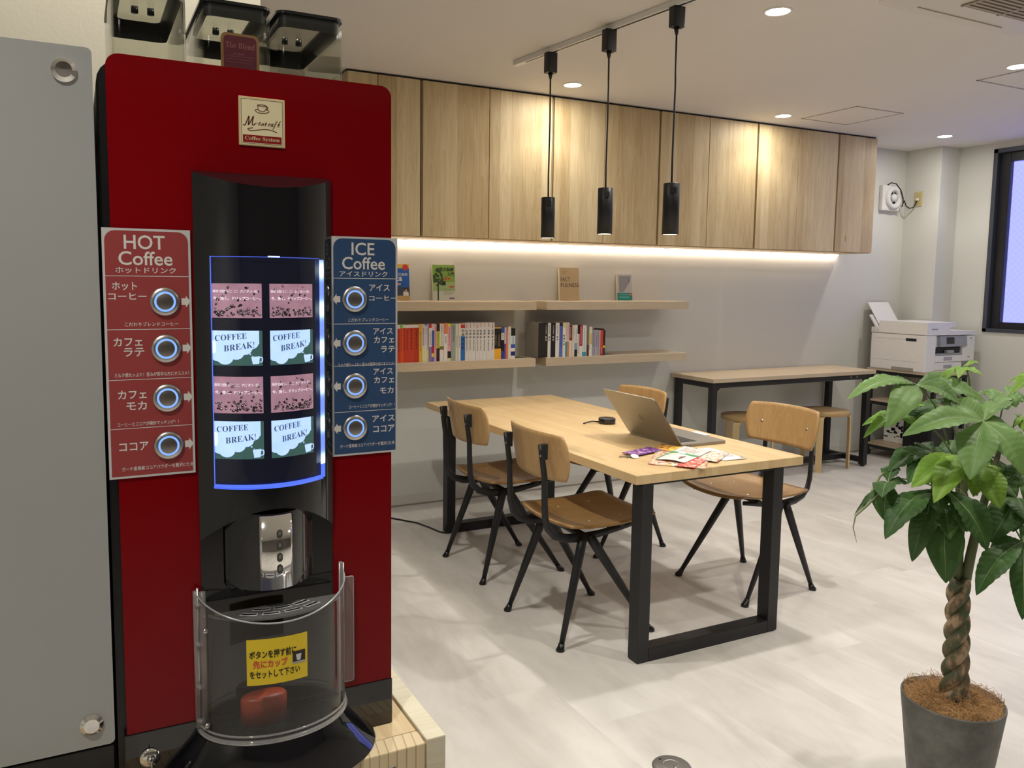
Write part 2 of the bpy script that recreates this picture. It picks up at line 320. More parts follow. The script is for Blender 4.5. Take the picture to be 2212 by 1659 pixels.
# window: black aluminium frame, wired frosted glass
M_ALU = pm('black_aluminium', (.018, .019, .023), .35, .3)
def wire_glass():
    m, t, bs, L = nt('wired_frosted_glass'); N = t.nodes; tc = N.new('ShaderNodeTexCoord'); mp = N.new('ShaderNodeMapping'); mp.inputs['Rotation'].default_value = (PI/4, 0, 0); mp.inputs['Scale'].default_value = (26, 26, 26); L.new(tc.outputs['Object'], mp.inputs['Vector'])
    br = N.new('ShaderNodeTexVoronoi'); br.inputs['Scale'].default_value = 2.4; L.new(mp.outputs[0], br.inputs['Vector'])
    sp = N.new('ShaderNodeSeparateXYZ'); L.new(mp.outputs[0], sp.inputs[0])
    wa = math_n(t, 'MAXIMUM', math_n(t, 'GREATER_THAN', math_n(t, 'FRACT', sp.outputs['Y']), .94), math_n(t, 'GREATER_THAN', math_n(t, 'FRACT', sp.outputs['Z']), .94))
    mx = N.new('ShaderNodeMix'); mx.data_type = 'RGBA'; L.new(wa, mx.inputs['Factor']); mx.inputs['A'].default_value = (.95, .96, 1, 1); mx.inputs['B'].default_value = (.75, .76, .88, 1); L.new(mx.outputs['Result'], bs.inputs['Base Color'])
    bs.inputs['Transmission Weight'].default_value = 1; bs.inputs['Roughness'].default_value = .35; bs.inputs['IOR'].default_value = 1.2
    bp = N.new('ShaderNodeBump'); bp.inputs['Strength'].default_value = .5; bp.inputs['Distance'].default_value = .002; L.new(br.outputs['Distance'], bp.inputs['Height']); L.new(bp.outputs['Normal'], bs.inputs['Normal'])
    return m
M_WGLASS = wire_glass()
b = MB(); fx0, fx1 = X1-.012, X1+.10
for (ya, yb, za, zb, xa) in ((wy1-.035, wy1, wz0, wz1, fx0), (wy0, wy0+.035, wz0, wz1, fx0), (wy0, wy1, wz0, wz0+.03, fx0), (wy0, wy1, wz1-.035, wz1, fx0)):
    b.box(xa, fx1, ya, yb, za, zb, pm('window_trim_grey', (.05, .055, .075), .4), .002)
win = struct('window_1', b)
b = MB()
for (ya, yb, za, zb) in ((wy1-.115, wy1-.035, wz0+.03, wz1-.035), (wy0+.035, wy0+.11, wz0+.03, wz1-.035), (wy0+.11, wy1-.115, wz0+.03, wz0+.085), (wy0+.11, wy1-.115, wz1-.11, wz1-.035), (3.28, 3.34, wz0+.085, wz1-.11)):
    b.box(X1+.035, X1+.085, ya, yb, za, zb, M_ALU, .003)
part('sash', b, win)
b = MB(); b.box(X1+.058, X1+.064, wy0+.10, wy1-.105, wz0+.08, wz1-.105, M_WGLASS); part('glass', b, win)
# ---------------------------------------------------------------- ceiling lights, access panels, air conditioner
def downlight(x, y, label, p=1.0):
    t = thing('downlight', label, 'ceiling light', (x, y, CEIL), group='round recessed ceiling downlights')
    b = MB(); b.lathe([(.048, -.001), (.050, -.004), (.060, -.004), (.063, -.001), (.063, 0), (.048, 0)], (x, y, CEIL), M_WHITEPL, 36); part('trim_ring', b, t)
    b = MB(); b.lathe([(0, -.0025), (.049, -.0025)], (x, y, CEIL), M_LENS, 36); part('lens', b, t)
    lamp('downlight_lamp', 'SPOT', t, (0, 0, -.012), DOWN_W*p, DOWN_C, spot_size=math.radians(116), spot_blend=.5, shadow_soft_size=.03)
    return t
for x, y, lb in ((2.82, 2.727, 'large glowing downlight at top centre, nearest the pendant lamps'), (2.751, 4.271, 'small downlight close to the cabinet, just right of the first pendant lamp'),
                 (4.556, 4.312, 'downlight beside the square hatch, close to the cabinet fronts'), (6.273, 4.259, 'farthest downlight, right of the cabinet end near the window'),
                 (4.658, 2.765, 'downlight cut off by the right edge, just above a hatch corner'),
                 (.98, 2.73, 'added downlight out of view left of the table, above the floor beside the chairs'), (1.0, 1.15, 'added downlight out of view between the coffee machine and the plant'), (2.80, 1.15, 'added downlight out of view above the potted plant'), (4.66, 1.15, 'added downlight out of view right of the potted plant, nearest the window side'),  # unseen downlights added to brighten the floor, chairs and plant
                 (-1.9, -1.2, 'added downlight out of view in the rear left of the room, behind the viewer'), (-.45, .25, 'added downlight out of view above the grey cabinet front, left of the viewer'), (.12, 1.47, 'added downlight out of view above the canisters in front of the cream wall'), (2.8, -.45, 'added downlight out of view behind the viewer, on the window side'), (6.3, 2.75, 'added downlight out of view next to the window, over the floor')):  # more unseen downlights, added to lift the machine front, cream wall and fill
    downlight(x, y, lb, .16 if 'canisters' in lb else .75 if 'grey cabinet' in lb else .17 if 'close to the cabinet' in lb else .20 if 'cabinet end' in lb else .38 if ('next to the window' in lb or 'window side' in lb) else .6 if 'right edge' in lb else 1.0)
def hatch(x, y, s, label):
    t = thing('access_hatch', label, 'ceiling hatch', (x, y, CEIL), group='square ceiling access hatches')
    b = MB(); g = pm('hatch_frame', (.42, .40, .37), .5, .2)
    h = s/2
    for (xa, xb, ya, yb) in ((-h, h, -h, -h+.012), (-h, h, h-.012, h), (-h, -h+.012, -h, h), (h-.012, h, -h, h)): b.box(x+xa, x+xb, y+ya, y+yb, CEIL-.003, CEIL, g)
    part('frame', b, t)
    b = MB(); b.box(x-h+.016, x+h-.016, y-h+.016, y+h-.016, CEIL-.002, CEIL, M_CEIL); part('panel', b, t)
hatch(4.975, 4.085, .47, 'square ceiling hatch outlined in grey between two downlights')
hatch(4.99, 2.83, .46, 'ceiling hatch with one corner showing at the right edge')
hatch(1.70, 2.67, .60, 'ceiling hatch whose edge shows at the top left of the pendant rail')
t = thing('ceiling_air_conditioner', 'white ceiling cassette air conditioner with brown slatted grille', 'air conditioner', (3.5, 1.9, 2.65))
M_ACW = pm('ac_white', (.70, .66, .60), .45)
b = MB(); b.prism(rrect(3.02, 3.99, 1.42, 2.40, .045), lambda u, v, a: (u, v, a), 2.650, CEIL, M_ACW); part('casing', b, t)
b = MB()
for (xa, xb, ya, yb) in ((3.07, 3.14, 1.62, 2.20), (3.90, 3.955, 1.62, 2.20), (3.22, 3.80, 2.34, 2.345), (3.22, 3.80, 1.48, 1.485)): b.box(xa, xb, ya, yb, 2.6455, 2.650, pm('ac_louvre', (.50, .46, .40), .5), .001)
part('air_outlet', b, t)
b = MB(); b.box(3.36, 3.84, 1.58, 2.245, 2.6475, 2.650, pm('ac_grille_dark', (.16, .13, .09), .6))
for i in range(26): y = 1.59+i*.0252; b.box(3.36, 3.84, y, y+.012, 2.643, 2.648, pm('ac_slat', (.40, .34, .26), .5))
for x in (3.355, 3.60, 3.835): b.box(x, x+.012, 1.58, 2.245, 2.642, 2.648, pm('ac_slat', (.40, .34, .26), .5))
part('intake_grille', b, t)
# ---------------------------------------------------------------- track with three pendant lamps
P0, P1 = Vector((2.19, 3.98, CEIL)), Vector((2.42, 2.15, CEIL)); dv = (P1-P0).normalized()
b = MB(); b.bar([P0-Vector((0, 0, .014)), P1-Vector((0, 0, .014))], .032, .026, pm('track_white', (.88, .86, .82), .45))
b.bar([P0+dv*.10-Vector((0, 0, .0275)), P1-Vector((0, 0, .0275))], .012, .002, M_BLKSAT)
single('lighting_track', b, 'white lighting track running across the ceiling above the table', 'track')
def pendant(x, y, zb, zt, zc, label):
    t = thing('pendant_lamp', label, 'pendant lamp', (x, y, zb), group='black cylinder pendants over the table')
    b = MB(); b.prism(rrect(x-.030, x+.030, y-.022, y+.022, .008), lambda u, v, a: (u, v, a), zc, CEIL-.027, M_BLACK, True); b.cyl((x, y, zc), (x, y, zc-.03), .013, M_BLACK, .006); part('track_adapter', b, t)
    b = MB(); b.tube([(x, y, zc-.02), (x+.002, y, zc-.25), (x-.001, y, zt+.1), (x, y, zt)], .0042, M_BLACK, 8); part('cord', b, t)
    b = MB(); b.lathe([(0, zt), (.034, zt), (.036, zt-.002), (.036, zb), (.033, zb), (.033, zb+.03), (0, zb+.03)], (x, y, 0), M_BLACK, 32)
    b.box(x-.034, x-.004, y-.0385, y-.036, zt-.045, zt-.02, M_BLKSAT); part('lamp_shade', b, t)
    b = MB(); b.lathe([(0, zb+.0012), (.033, zb+.0012)], (x, y, 0), M_PLENS, 28); part('lens', b, t)
    lamp('pendant_bulb', 'SPOT', t, (0, 0, -.004), PEND_W, PEND_C, spot_size=math.radians(115), spot_blend=.6, shadow_soft_size=.03)
pendant(2.229, 3.673, 1.712, 1.922, 2.555, 'leftmost and farthest of the three black pendants over the table')
pendant(2.272, 3.221, 1.711, 1.928, 2.558, 'middle black pendant with a small mark on its cylinder')
pendant(2.345, 2.831, 1.692, 1.914, 2.572, 'rightmost and nearest of the three black pendants over the table')
# ---------------------------------------------------------------- wall cabinets
ZB, ZT, YF = 1.752, 2.668, 4.55
units = [(1.416, 1.868, [1.60], 'pine wall cabinet at the far left, half hidden behind the coffee machine'), (1.881, 2.784, [2.329], 'pine wall cabinet with two doors left of the leftmost pendant'),
         (2.797, 3.650, [3.198], 'pine wall cabinet behind the middle and left pendants'), (3.664, 4.560, [4.101], 'pine wall cabinet behind and right of the rightmost pendant'),
         (4.573, 5.419, [4.993], 'pine wall cabinet right of centre under the square hatch'), (5.432, 5.866, [], 'single door pine cabinet at the right end of the row')]
for (xa, xb, seams, lb) in units:
    t = thing('wall_cabinet', lb, 'cabinet', ((xa+xb)/2, 4.72, ZB), group='pine wall cabinets along the back wall')
    b = MB(); b.box(xa, xb, YF+.021, WALL, ZB+.004, ZT, M_PINE); part('body', b, t)
    ed = [xa]+seams+[xb]
    for i in range(len(ed)-1):
        b = MB(); b.box(ed[i]+.0025, ed[i+1]-.0025, YF, YF+.019, ZB, ZT, M_PINE, .0015, 1); part('door', b, t)
    b = MB(); b.box(xa, xb, YF+.02, WALL, ZB-.004, ZB+.004, M_PINE); part('bottom_panel', b, t)
b = MB(); b.box(1.416, 5.866, YF+.02, WALL, ZT, CEIL, M_BLKSAT); b.box(1.868, 1.881, YF+.03, WALL, ZB+.01, ZT, M_BLKSAT); struct('gap_shade_1', b)  # black strips stand in for shade in the gaps above and between cabinets
for (xa, xb, lb) in ((1.42, 2.28, 'left length of glowing light strip under the cabinets'), (2.285, 4.53, 'middle length of glowing light strip under the cabinets'), (4.535, 5.845, 'right length of glowing light strip under the cabinets')):
    t = thing('light_strip', lb, 'light strip', ((xa+xb)/2, 4.86, ZB-.012), group='warm light strips under the cabinets')
    b = MB(); b.box(xa, xb, 4.845, 4.878, ZB-.008, ZB-.004, M_WHITEPL); part('housing', b, t)
    b = MB(); b.box(xa+.004, xb-.004, 4.85, 4.874, ZB-.016, ZB-.008, M_LED); part('diffuser', b, t)
# ---------------------------------------------------------------- floating shelves
SY = 4.586
for (xa, xb, zb, zt, lb) in ((1.51, 2.71, 1.300, 1.357, 'upper left floating shelf holding the blue and green books'), (2.789, 3.992, 1.300, 1.357, 'upper right floating shelf holding the beige and teal books'),
                             (1.51, 2.71, .926, .981, 'lower left floating shelf with the long row of books'), (2.789, 3.992, .926, .981, 'lower right floating shelf with the short row of books')):
    b = MB(); b.box(xa, xb, SY, WALL, zb, zt, M_OAKPALE, .001, 1); single('floating_shelf', b, lb, 'shelf', 'pale oak floating shelves')
# ================================================================== big table
TX0, TX1, TY0, TY1, TZ = 1.875, 2.755, 2.41, 4.465, .752
t = thing('dining_table', 'large butcher block table with black steel loop legs', 'table', ((TX0+TX1)/2, (TY0+TY1)/2, 0))
b = MB(); b.box(TX0, TX1, TY0, TY1, TZ-.037, TZ, M_BUTCHER, .002, 1); part('table_top', b, t)
for y in (2.412, 4.215):
    b = MB(); a = .062; xa, xb = 1.905, 2.645
    b.box(xa, xa+.055, y, y+a, .004, TZ-.037, M_BLACK, .003); b.box(xb-.055, xb, y, y+a, .004, TZ-.037, M_BLACK, .003)
    b.box(xa+.0551, xb-.0551, y, y+a, .004, .055, M_BLACK, .003); b.box(xa, xb, y+.005, y+a-.005, TZ-.045, TZ-.0371, M_BLACK)
    leg = part('leg', b, t)
    for x in (xa+.02, xb-.04):
        b = MB(); b.cyl((x+.01, y+a/2, 0), (x+.01, y+a/2, .005), .014, M_BLKSAT); part('foot_pad', b, leg)
# ================================================================== chairs
def squ(u, v, k=.36):            # square -> rounded square
    return (u*((1-k)+k*math.sqrt(max(0, 1-v*v/2))), v*((1-k)+k*math.sqrt(max(0, 1-u*u/2))))
def make_chair(label):
    t = thing('chair', label, 'chair', (0, 0, 0), group='oak plywood chairs around the table', local=True)
    def seat(u, v):
        a, c = squ(u*2-1, v*2-1, .30); x = .04+a*.235; y = c*.222*(1-.03*a)
        z = .486+.022*max(0, a)**1.5+.014*abs(c)**2.2-.004*(1-a*a)+.010*max(0, -a-.55)*2
        if a > .75: z -= (a-.75)**2*.22
        return (x, y, z)
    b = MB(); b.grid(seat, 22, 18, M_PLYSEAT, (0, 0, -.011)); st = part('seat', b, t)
    for (x, y) in ((-.03, .12), (-.03, -.12), (.13, .12), (.13, -.12)):
        b = MB(); b.lathe([(0, .003), (.005, .002), (.006, 0)], (x, y, seat((x-.04)/.47+.5, y/.444+.5)[2]-.0005), M_STEEL, 12); part('rivet', b, st)
    def back(u, v):
        a, c = squ(u*2-1, v*2-1, .34); y = a*.222*(1+.03*c); z = .778+c*.100+.006*a*a*c
        return (-.250+.052*(abs(a)**2.1)-.016*c, y, z)
    b = MB(); b.grid(back, 22, 12, M_PLY, (-.011, 0, 0)); bk = part('backrest', b, t)
    for y in (.14, -.14):
        p = back(y/.444+.5, .5); b = MB(); b.lathe([(0, .004), (.006, .003), (.008, 0)], (p[0]-.0005, p[1], p[2]), M_STEEL, 14, Matrix.Rotation(PI/2, 3, 'Y')); part('bolt', b, bk)
    for s in (1, -1):
        y = .145*s
        pts = [(.20, y*1.12, .468), (.10, y*1.1, .452), (.0, y*1.05, .437), (-.08, y*1.02, .428), (-.16, y, .434), (-.215, y, .452), (-.248, y, .487), (-.262, y, .535), (-.266, y, .62), (-.268, y, .70), (-.282, y, .79), (-.288, y, .835)]
        w_ = [.010, .013, .016, .020, .019, .017, .016, .015, .014, .0135, .0125, .0125]
        b = MB(); b.tube(pts, w_, M_BLACK, 12, sec=[(math.cos(q)*1.0, math.sin(q)*.62) for q in [2*PI*i/12 for i in range(12)]], up=(0, 0, 1))
        b.box(-.288, -.259, y-.010, y+.010, .772, .836, M_BLACK, .003); br = part('side_frame', b, t)
        b = MB(); b.lathe([(0, .003), (.006, .002), (.007, 0)], (-.2905, y, .79), M_STEEL, 12, Matrix.Rotation(-PI/2, 3, 'Y')); part('screw', b, br)
        for (fx, ax) in ((-.226, -.085), (.228, -.055)):
            A = Vector((ax, .158*s, .437)); Fp = Vector((fx, .222*s, .0)); d = Fp-A
            b = MB(); b.tube([A, A+d*.12, A+d*.5, A+d*.955], [.019, .021, .0175, .0112], M_BLACK, 12, sec=[(math.cos(q)*1.0, math.sin(q)*.8) for q in [2*PI*i/12 for i in range(12)]]); lg = part('leg', b, t)
            b = MB(); k = A+d*.935; b.tube([k, k+(Fp-k)*.5, Fp+Vector((0, 0, .003)), Fp], [.0125, .0145, .0185, .0175], M_BLKSAT, 12); part('foot_cap', b, lg)
    b = MB(); b.tube([(-.07, -.165, .430), (-.07, 0, .436), (-.07, .165, .430)], .016, M_BLACK, 10); b.box(.09, .115, -.17, .17, .455, .470, M_BLACK, .003); part('crossbar', b, t)
    return t
chair0 = make_chair('oak chair nearest the coffee machine, back turned, at the left front of the table')
spots = [(1.923, 2.862, 0.0, None), (1.965, 3.640, .0, 'farther oak chair on the left side of the table, by its back legs'),
         (2.70, 3.73, PI, 'oak chair on the far right side of the table, partly behind the laptop'),
         (2.935, 2.895, PI+.03, 'oak chair on the near right of the table, in front of the round stools')]
for i, (x, y, rz, lb) in enumerate(spots):
    o = chair0 if i == 0 else copy_tree(chair0)
    o.location = (x, y, 0); o.rotation_euler = (0, 0, rz)
    if lb: o['label'] = lb
# ================================================================== wall desk
DX0, DX1, DY0, DY1, DZ = 4.09, 5.822, 4.41, 4.872, .80
t = thing('wall_desk', 'narrow pale wood desk with black square steel legs against the back wall', 'desk', (4.956, 4.64, 0))
b = MB(); b.box(DX0, DX1, DY0, DY1, DZ-.030, DZ, M_OAKPALE, .0015, 1); part('desk_top', b, t)
q = .046
for x in (DX0+.02, DX1-.02-q):
    for y in (DY0+.025, DY1-.02-q):
        b = MB(); b.box(x, x+q, y, y+q, .012, DZ-.0301, M_BLACK, .002); l = part('leg', b, t)
        b = MB(); b.cyl((x+q/2, y+q/2, 0), (x+q/2, y+q/2, .013), .018, M_BLKSAT); part('foot', b, l)
b = MB()
for y in (DY0+.026, DY1-.02-q): b.box(DX0+.02+q, DX1-.02-q, y, y+.03, DZ-.072, DZ-.031, M_BLACK, .002)
for x in (DX0+.021, DX1-.019-q): b.box(x, x+.04, DY0+.025+q, DY1-.02-q, DZ-.072, DZ-.031, M_BLACK, .002)
part('apron', b, t)
b = MB()
for x in (DX0+.021, DX1-.019-q): b.box(x, x+.042, DY0+.025+q, DY1-.02-q, .03, .072, M_BLACK, .002)
b.box(DX0+.063, DX1-.062, 4.63, 4.672, .03, .072, M_BLACK, .002); part('stretcher', b, t)
for x in (5.56, 5.63):
    b = MB(); b.lathe([(0, .003), (.006, .002), (.007, 0)], (x, DY0+.0255, DZ-.05), M_STEEL, 12, Matrix.Rotation(PI/2, 3, 'X')); part('bolt', b, t)
for (x, s) in ((DX0+.066, 1), (DX1-.066, -1)):
    b = MB(); b.prism([(x, DZ-.073), (x+s*.03, DZ-.073), (x, DZ-.10)], lambda u, v, a: (u, a, v), DY0+.03, DY0+.06, M_BLACK); part('corner_brace', b, t)
# ================================================================== stools
def make_stool(label):
    t = thing('stool', label, 'stool', (0, 0, 0), group='round three legged stools at the wall desk', local=True)
    R_ = .188
    b = MB(); b.lathe([(0, .482), (R_-.004, .482), (R_, .478), (R_, .452), (R_-.004, .448), (0, .448)], (0, 0, 0), M_STOOLTOP, 48); part('seat', b, t)
    for k in range(3):
        a = 2*PI*k/3; c, s = math.cos(a), math.sin(a); P = lambda r, z: (r*c, r*s, z)
        pts = [P(.085, .442), P(.145, .442)]+[P(.165+.034*math.sin(q), .408+.034*math.cos(q)) for q in [PI/2*i/8 for i in range(9)]]+[P(.201, .33), P(.203, 0)]
        b = MB(); b.bar(pts, .048, .011, M_BIRCH, up=(0, 0, 1)); part('leg', b, t)
    return t
s0 = make_stool('round wooden stool under the right half of the wall desk, behind the facing chair')
s0.location = (5.41, 4.545, 0); s0.rotation_euler = (0, 0, math.radians(-28))
s1 = copy_tree(s0); s1['label'] = 'round wooden stool under the left half of the wall desk'; s1.location = (4.61, 4.60, 0); s1.rotation_euler = (0, 0, math.radians(-35))
# ================================================================== printer cart and printer
CX0, CX1, CY0, CY1, CZ = 6.215, 6.66, 4.17, 4.80, .772
t = thing('printer_cart', 'black steel printer cart with pale wood shelves on casters', 'cart', (6.45, 4.48, 0))
for x in (CX0+.01, CX1-.04):
    for y in (CY0+.01, CY1-.04):
        b = MB(); b.box(x, x+.03, y, y+.03, .075, CZ-.0185, M_BLACK, .002); l = part('post', b, t)
        b = MB(); b.cyl((x+.002, y+.015, .027), (x+.028, y+.015, .027), .027, M_BLKSAT); b.box(x-.002, x+.032, y+.003, y+.03, .03, .076, M_BLKSAT, .006); part('caster', b, l)
for z, lb in ((CZ, 'top'), (.50, 'm'), (.115, 'b')):
    b = MB(); b.box(CX0+(.0 if z == CZ else .012), CX1-(.0 if z == CZ else .012), CY0+(0 if z == CZ else .012), CY1-(0 if z == CZ else .012), z-.018, z, M_OAKPALE, .001, 1); part('shelf', b, t)
    b = MB(); z0 = z-.046
    for (xa, xb, ya, yb) in ((CX0+.041, CX1-.041, CY0+.012, CY0+.036), (CX0+.041, CX1-.041, CY1-.036, CY1-.012), (CX0+.012, CX0+.036, CY0+.041, CY1-.041), (CX1-.036, CX1-.012, CY0+.041, CY1-.041)): b.box(xa, xb, ya, yb, z0, z-.0185, M_BLACK, .001, 1)
    part('rail', b, t)
b = MB(); b.box(CX0+.17, CX0+.36, CY0+.34, CY0+.56, .1155, .33, M_PAPER, .004)
for i in range(26):
    y = CY0+.35+random.random()*.17; z = .15+random.random()*.16; b.box(CX0+.1688, CX0+.170, y, y+.012+random.random()*.03, z, z+.006+random.random()*.02, M_BLKSAT)
single('paper_pack', b, 'white wrapped paper pack with black print on the cart bottom shelf', 'paper pack')
b = MB(); b.box(CX0+.06, CX1-.06, CY0+.05, CY0+.30, .1155, .35, M_BLKSAT, .012); b.box(CX0+.16, CX1-.16, CY0+.15, CY0+.20, .349, .36, M_BLKSAT, .005); single('black_case', b, 'black case on the cart bottom shelf in front of the paper pack', 'case')
t = thing('printer', 'white multifunction printer with paper standing in its rear tray, on the cart', 'printer', (6.43, 4.48, CZ))
k = .9777; PY = 4.26
zz = lambda z: 1.47+(z-1.47)*k
xL, xR, xB = 6.205, 6.688, 6.852
z0 = CZ
b = MB()
b.box(xL, 6.335, PY, 4.77, z0+.004, zz(1.074), M_WHITEPL, .008); b.box(6.33, xR, PY+.16, 4.53, z0+.004, zz(1.074), M_WHITEPL, .004); b.box(6.33, 6.66, 4.53, 4.77, z0+.004, zz(1.074), M_WHITEPL, .004)
b.box(xL+.01, xR, PY+.004, 4.535, z0, zz(.842), M_WHITEPL, .004); b.box(xL+.01, 6.66, 4.53, 4.765, z0, zz(.842), M_WHITEPL, .004); b.box(6.33, xR, PY+.004, PY+.17, zz(.842), zz(.912), M_WHITEPL, .003)
b.box(6.33, xR-.01, PY+.02, PY+.16, zz(.965), zz(1.07), M_WHITEPL); part('body', b, t)
b = MB(); b.box(xR, xB, PY+.002, 4.53, zz(.842), zz(1.066), M_WHITEPL, .008); b.box(6.78, 6.80, PY, PY+.004, zz(1.035), zz(1.048), M_GREYPL); b.box(6.76, 6.785, PY, PY+.004, zz(.875), zz(.885), M_GREYPL); part('ink_housing', b, t)
b = MB(); b.prism([(xL, zz(1.076)), (xB+.01, zz(1.072)), (xB+.008, zz(1.103)), (6.60, zz(1.103)), (6.55, zz(1.112)), (6.62, zz(1.13)), (6.565, zz(1.181)), (xL+.002, zz(1.181))][::-1] if 0 else [(xL, zz(1.076)), (xB+.012, zz(1.070)), (xB+.010, zz(1.104)), (6.48, zz(1.112)), (6.50, zz(1.135)), (6.575, zz(1.150)), (6.568, zz(1.181)), (xL+.004, zz(1.181))], lambda u, v, a: (u, a, v), PY-.004, 4.53, M_WHITEPL); b.box(xL+.002, 6.655, 4.53, 4.70, zz(1.076), zz(1.181), M_WHITEPL)
b.box(xL+.003, 6.64, 4.70, 4.775, zz(1.076), zz(1.124), M_WHITEPL, .004); b.box(6.26, 6.34, PY-.0055, PY-.004, zz(1.12), zz(1.13), flat(150, 155, 165)); part('scanner_lid', b, t)
b = MB(); b.prism([(PY-.004, zz(1.066)), (PY-.012, zz(.975)), (PY+.03, zz(.975)), (PY+.05, zz(1.066))], lambda u, v, a: (a, u, v), 6.375, 6.725, M_GREYPL); cp = part('control_panel', b, t, 'grey tilted control panel')
pf = lambda u, v: (u, PY-.0135+.008*(v-zz(.975))/(zz(1.066)-zz(.975))-.0006, v)
b = MB(); b.face([(6.455, zz(.998)), (6.555, zz(.998)), (6.555, zz(1.055)), (6.455, zz(1.055))], pf, pm('lcd_dark', (.01, .014, .025), .1)); part('touch_screen', b, cp)
b = MB()
for i in range(4):
    for j in range(3): b.face([(6.585+i*.02, zz(1.045-j*.016)), (6.597+i*.02, zz(1.045-j*.016)), (6.597+i*.02, zz(1.049-j*.016)), (6.585+i*.02, zz(1.049-j*.016))], pf, flat(190, 192, 198))
part('keypad', b, cp)
b = MB(); b.box(6.36, 6.675, PY+.02, PY+.155, zz(.917), zz(.972), pm('printer_cavity', (.012, .012, .016), .5)); part('output_slot', b, t, 'dark output opening')
b = MB(); b.box(6.34, 6.68, PY-.004, PY+.10, zz(.903), zz(.918), M_GREYPL, .002); b.box(6.47, 6.56, PY-.012, PY+.02, zz(.915), zz(.945), M_GREYPL, .006); part('output_tray', b, t)
for za, zb in ((.846, .900), (.778, .836)):
    b = MB(); b.box(6.33, xR-.012, PY-.003, PY+.003, zz(za), zz(zb), M_WHITEPL, .002); dr = part('paper_drawer', b, t)
    b = MB(); b.box(6.44, 6.545, PY-.006, PY-.002, zz(za)+.012, zz(za)+.040, pm('handle_grey', (.36, .37, .40), .4), .002); part('handle', b, dr)
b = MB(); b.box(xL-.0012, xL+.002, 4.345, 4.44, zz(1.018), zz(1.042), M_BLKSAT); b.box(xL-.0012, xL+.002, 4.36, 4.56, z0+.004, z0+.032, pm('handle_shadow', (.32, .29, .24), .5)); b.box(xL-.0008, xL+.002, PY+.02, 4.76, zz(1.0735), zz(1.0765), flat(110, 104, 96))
b.box(xL-.0008, xL+.002, PY+.06, 4.76, zz(.842), zz(.8435), flat(150, 145, 136)); b.box(xL-.0008, xL+.002, 4.44, 4.72, zz(1.031), zz(1.0325), flat(140, 134, 126)); part('side_grip', b, t)
b = MB(); a, c = (4.70, zz(1.10)), (4.85, zz(1.338)); ny, nz = .01, .007
b.prism([(a[0]+ny, a[1]-nz), (a[0]+ny+.09, a[1]+.12), (a[0]+ny+.082, a[1]+.128), (a[0], a[1])], lambda u, v, q_: (q_, u, v), xL-.005, 6.52, M_WHITEPL); tr = part('rear_tray', b, t)
b = MB(); b.prism([(a[0]-.004, a[1]+.01), (c[0]-.004, c[1]), (c[0], c[1]), (a[0]+.002, a[1]+.01)], lambda u, v, q_: (q_, u, v), xL+.03, 6.50, M_PAPER); part('paper_sheet', b, t, 'white paper standing in the rear tray')
# cords below the cart top
b = MB(); b.tube([(6.27, 4.60, .724), (6.265, 4.57, .69), (6.265, 4.53, .685), (6.27, 4.50, .724)], .004, M_BLKSAT, 8); b.tube([(6.27, 4.72, .724), (6.268, 4.67, .70), (6.265, 4.60, .688)], .003, M_BLKSAT, 8); single('looped_cable', b, 'black cable looped under the printer cart top', 'cable')
# ================================================================== fan, outlet
t = thing('pipe_fan', 'white square ventilation fan on the wall right of the cabinets', 'fan', (6.455, 4.86, 2.14))
b = MB(); b.box(6.345, 6.585, 4.842, WALL, 2.145, 2.365, M_WHITEPL, .008); part('housing', b, t)
b = MB(); R90 = Matrix.Rotation(PI/2, 3, 'X'); b.lathe([(.055, 0), (.06, .022), (.085, .030), (.097, .018), (.10, 0)], (6.478, 4.842, 2.258), M_WHITEPL, 40, R90); part('outer_ring', b, t)
b = MB(); b.lathe([(0, .001), (.058, .001)], (6.478, 4.842, 2.258), M_BLKSAT, 32, R90); fb = part('fan_opening', b, t)
b = MB(); b.lathe([(0, .030), (.026, .028), (.033, .018), (.033, .002)], (6.478, 4.842, 2.258), M_WHITEPL, 28, R90)
for i in range(5):
    a = 2*PI*i/5+.4; b.bar([(6.478+.03*math.cos(a), 4.834, 2.258+.03*math.sin(a)), (6.478+.056*math.cos(a), 4.834, 2.258+.056*math.sin(a))], .006, .006, M_WHITEPL)
part('fan_hub', b, t)
b = MB(); b.tube([(6.41, 4.85, 2.366), (6.43, 4.83, 2.385), (6.48, 4.82, 2.378), (6.53, 4.81, 2.33), (6.555, 4.80, 2.26), (6.56, 4.80, 2.21), (6.545, 4.80, 2.18), (6.555, 4.80, 2.20), (6.575, 4.80, 2.235), (6.60, 4.80, 2.19), (6.635, 4.79, 2.17), (6.66, 4.77, 2.18), (6.672, 4.755, 2.22), (6.672, 4.75, 2.245)], .005, M_BLKSAT, 8); part('power_cord', b, t)
b = MB(); b.box(6.664, 6.678, 4.735, 4.76, 2.235, 2.258, M_WHITEPL, .004); part('plug', b, t)
b = MB(); b.box(6.679, 6.685, 4.705, 4.782, 2.185, 2.315, pm('cream_plastic', (.60, .52, .27), .4), .002); b.box(6.6775, 6.679, 4.722, 4.765, 2.205, 2.295, pm('cream_plastic2', (.54, .46, .23), .4)); single('wall_outlet', b, 'cream coloured outlet plate on the wall column right of the fan', 'outlet')
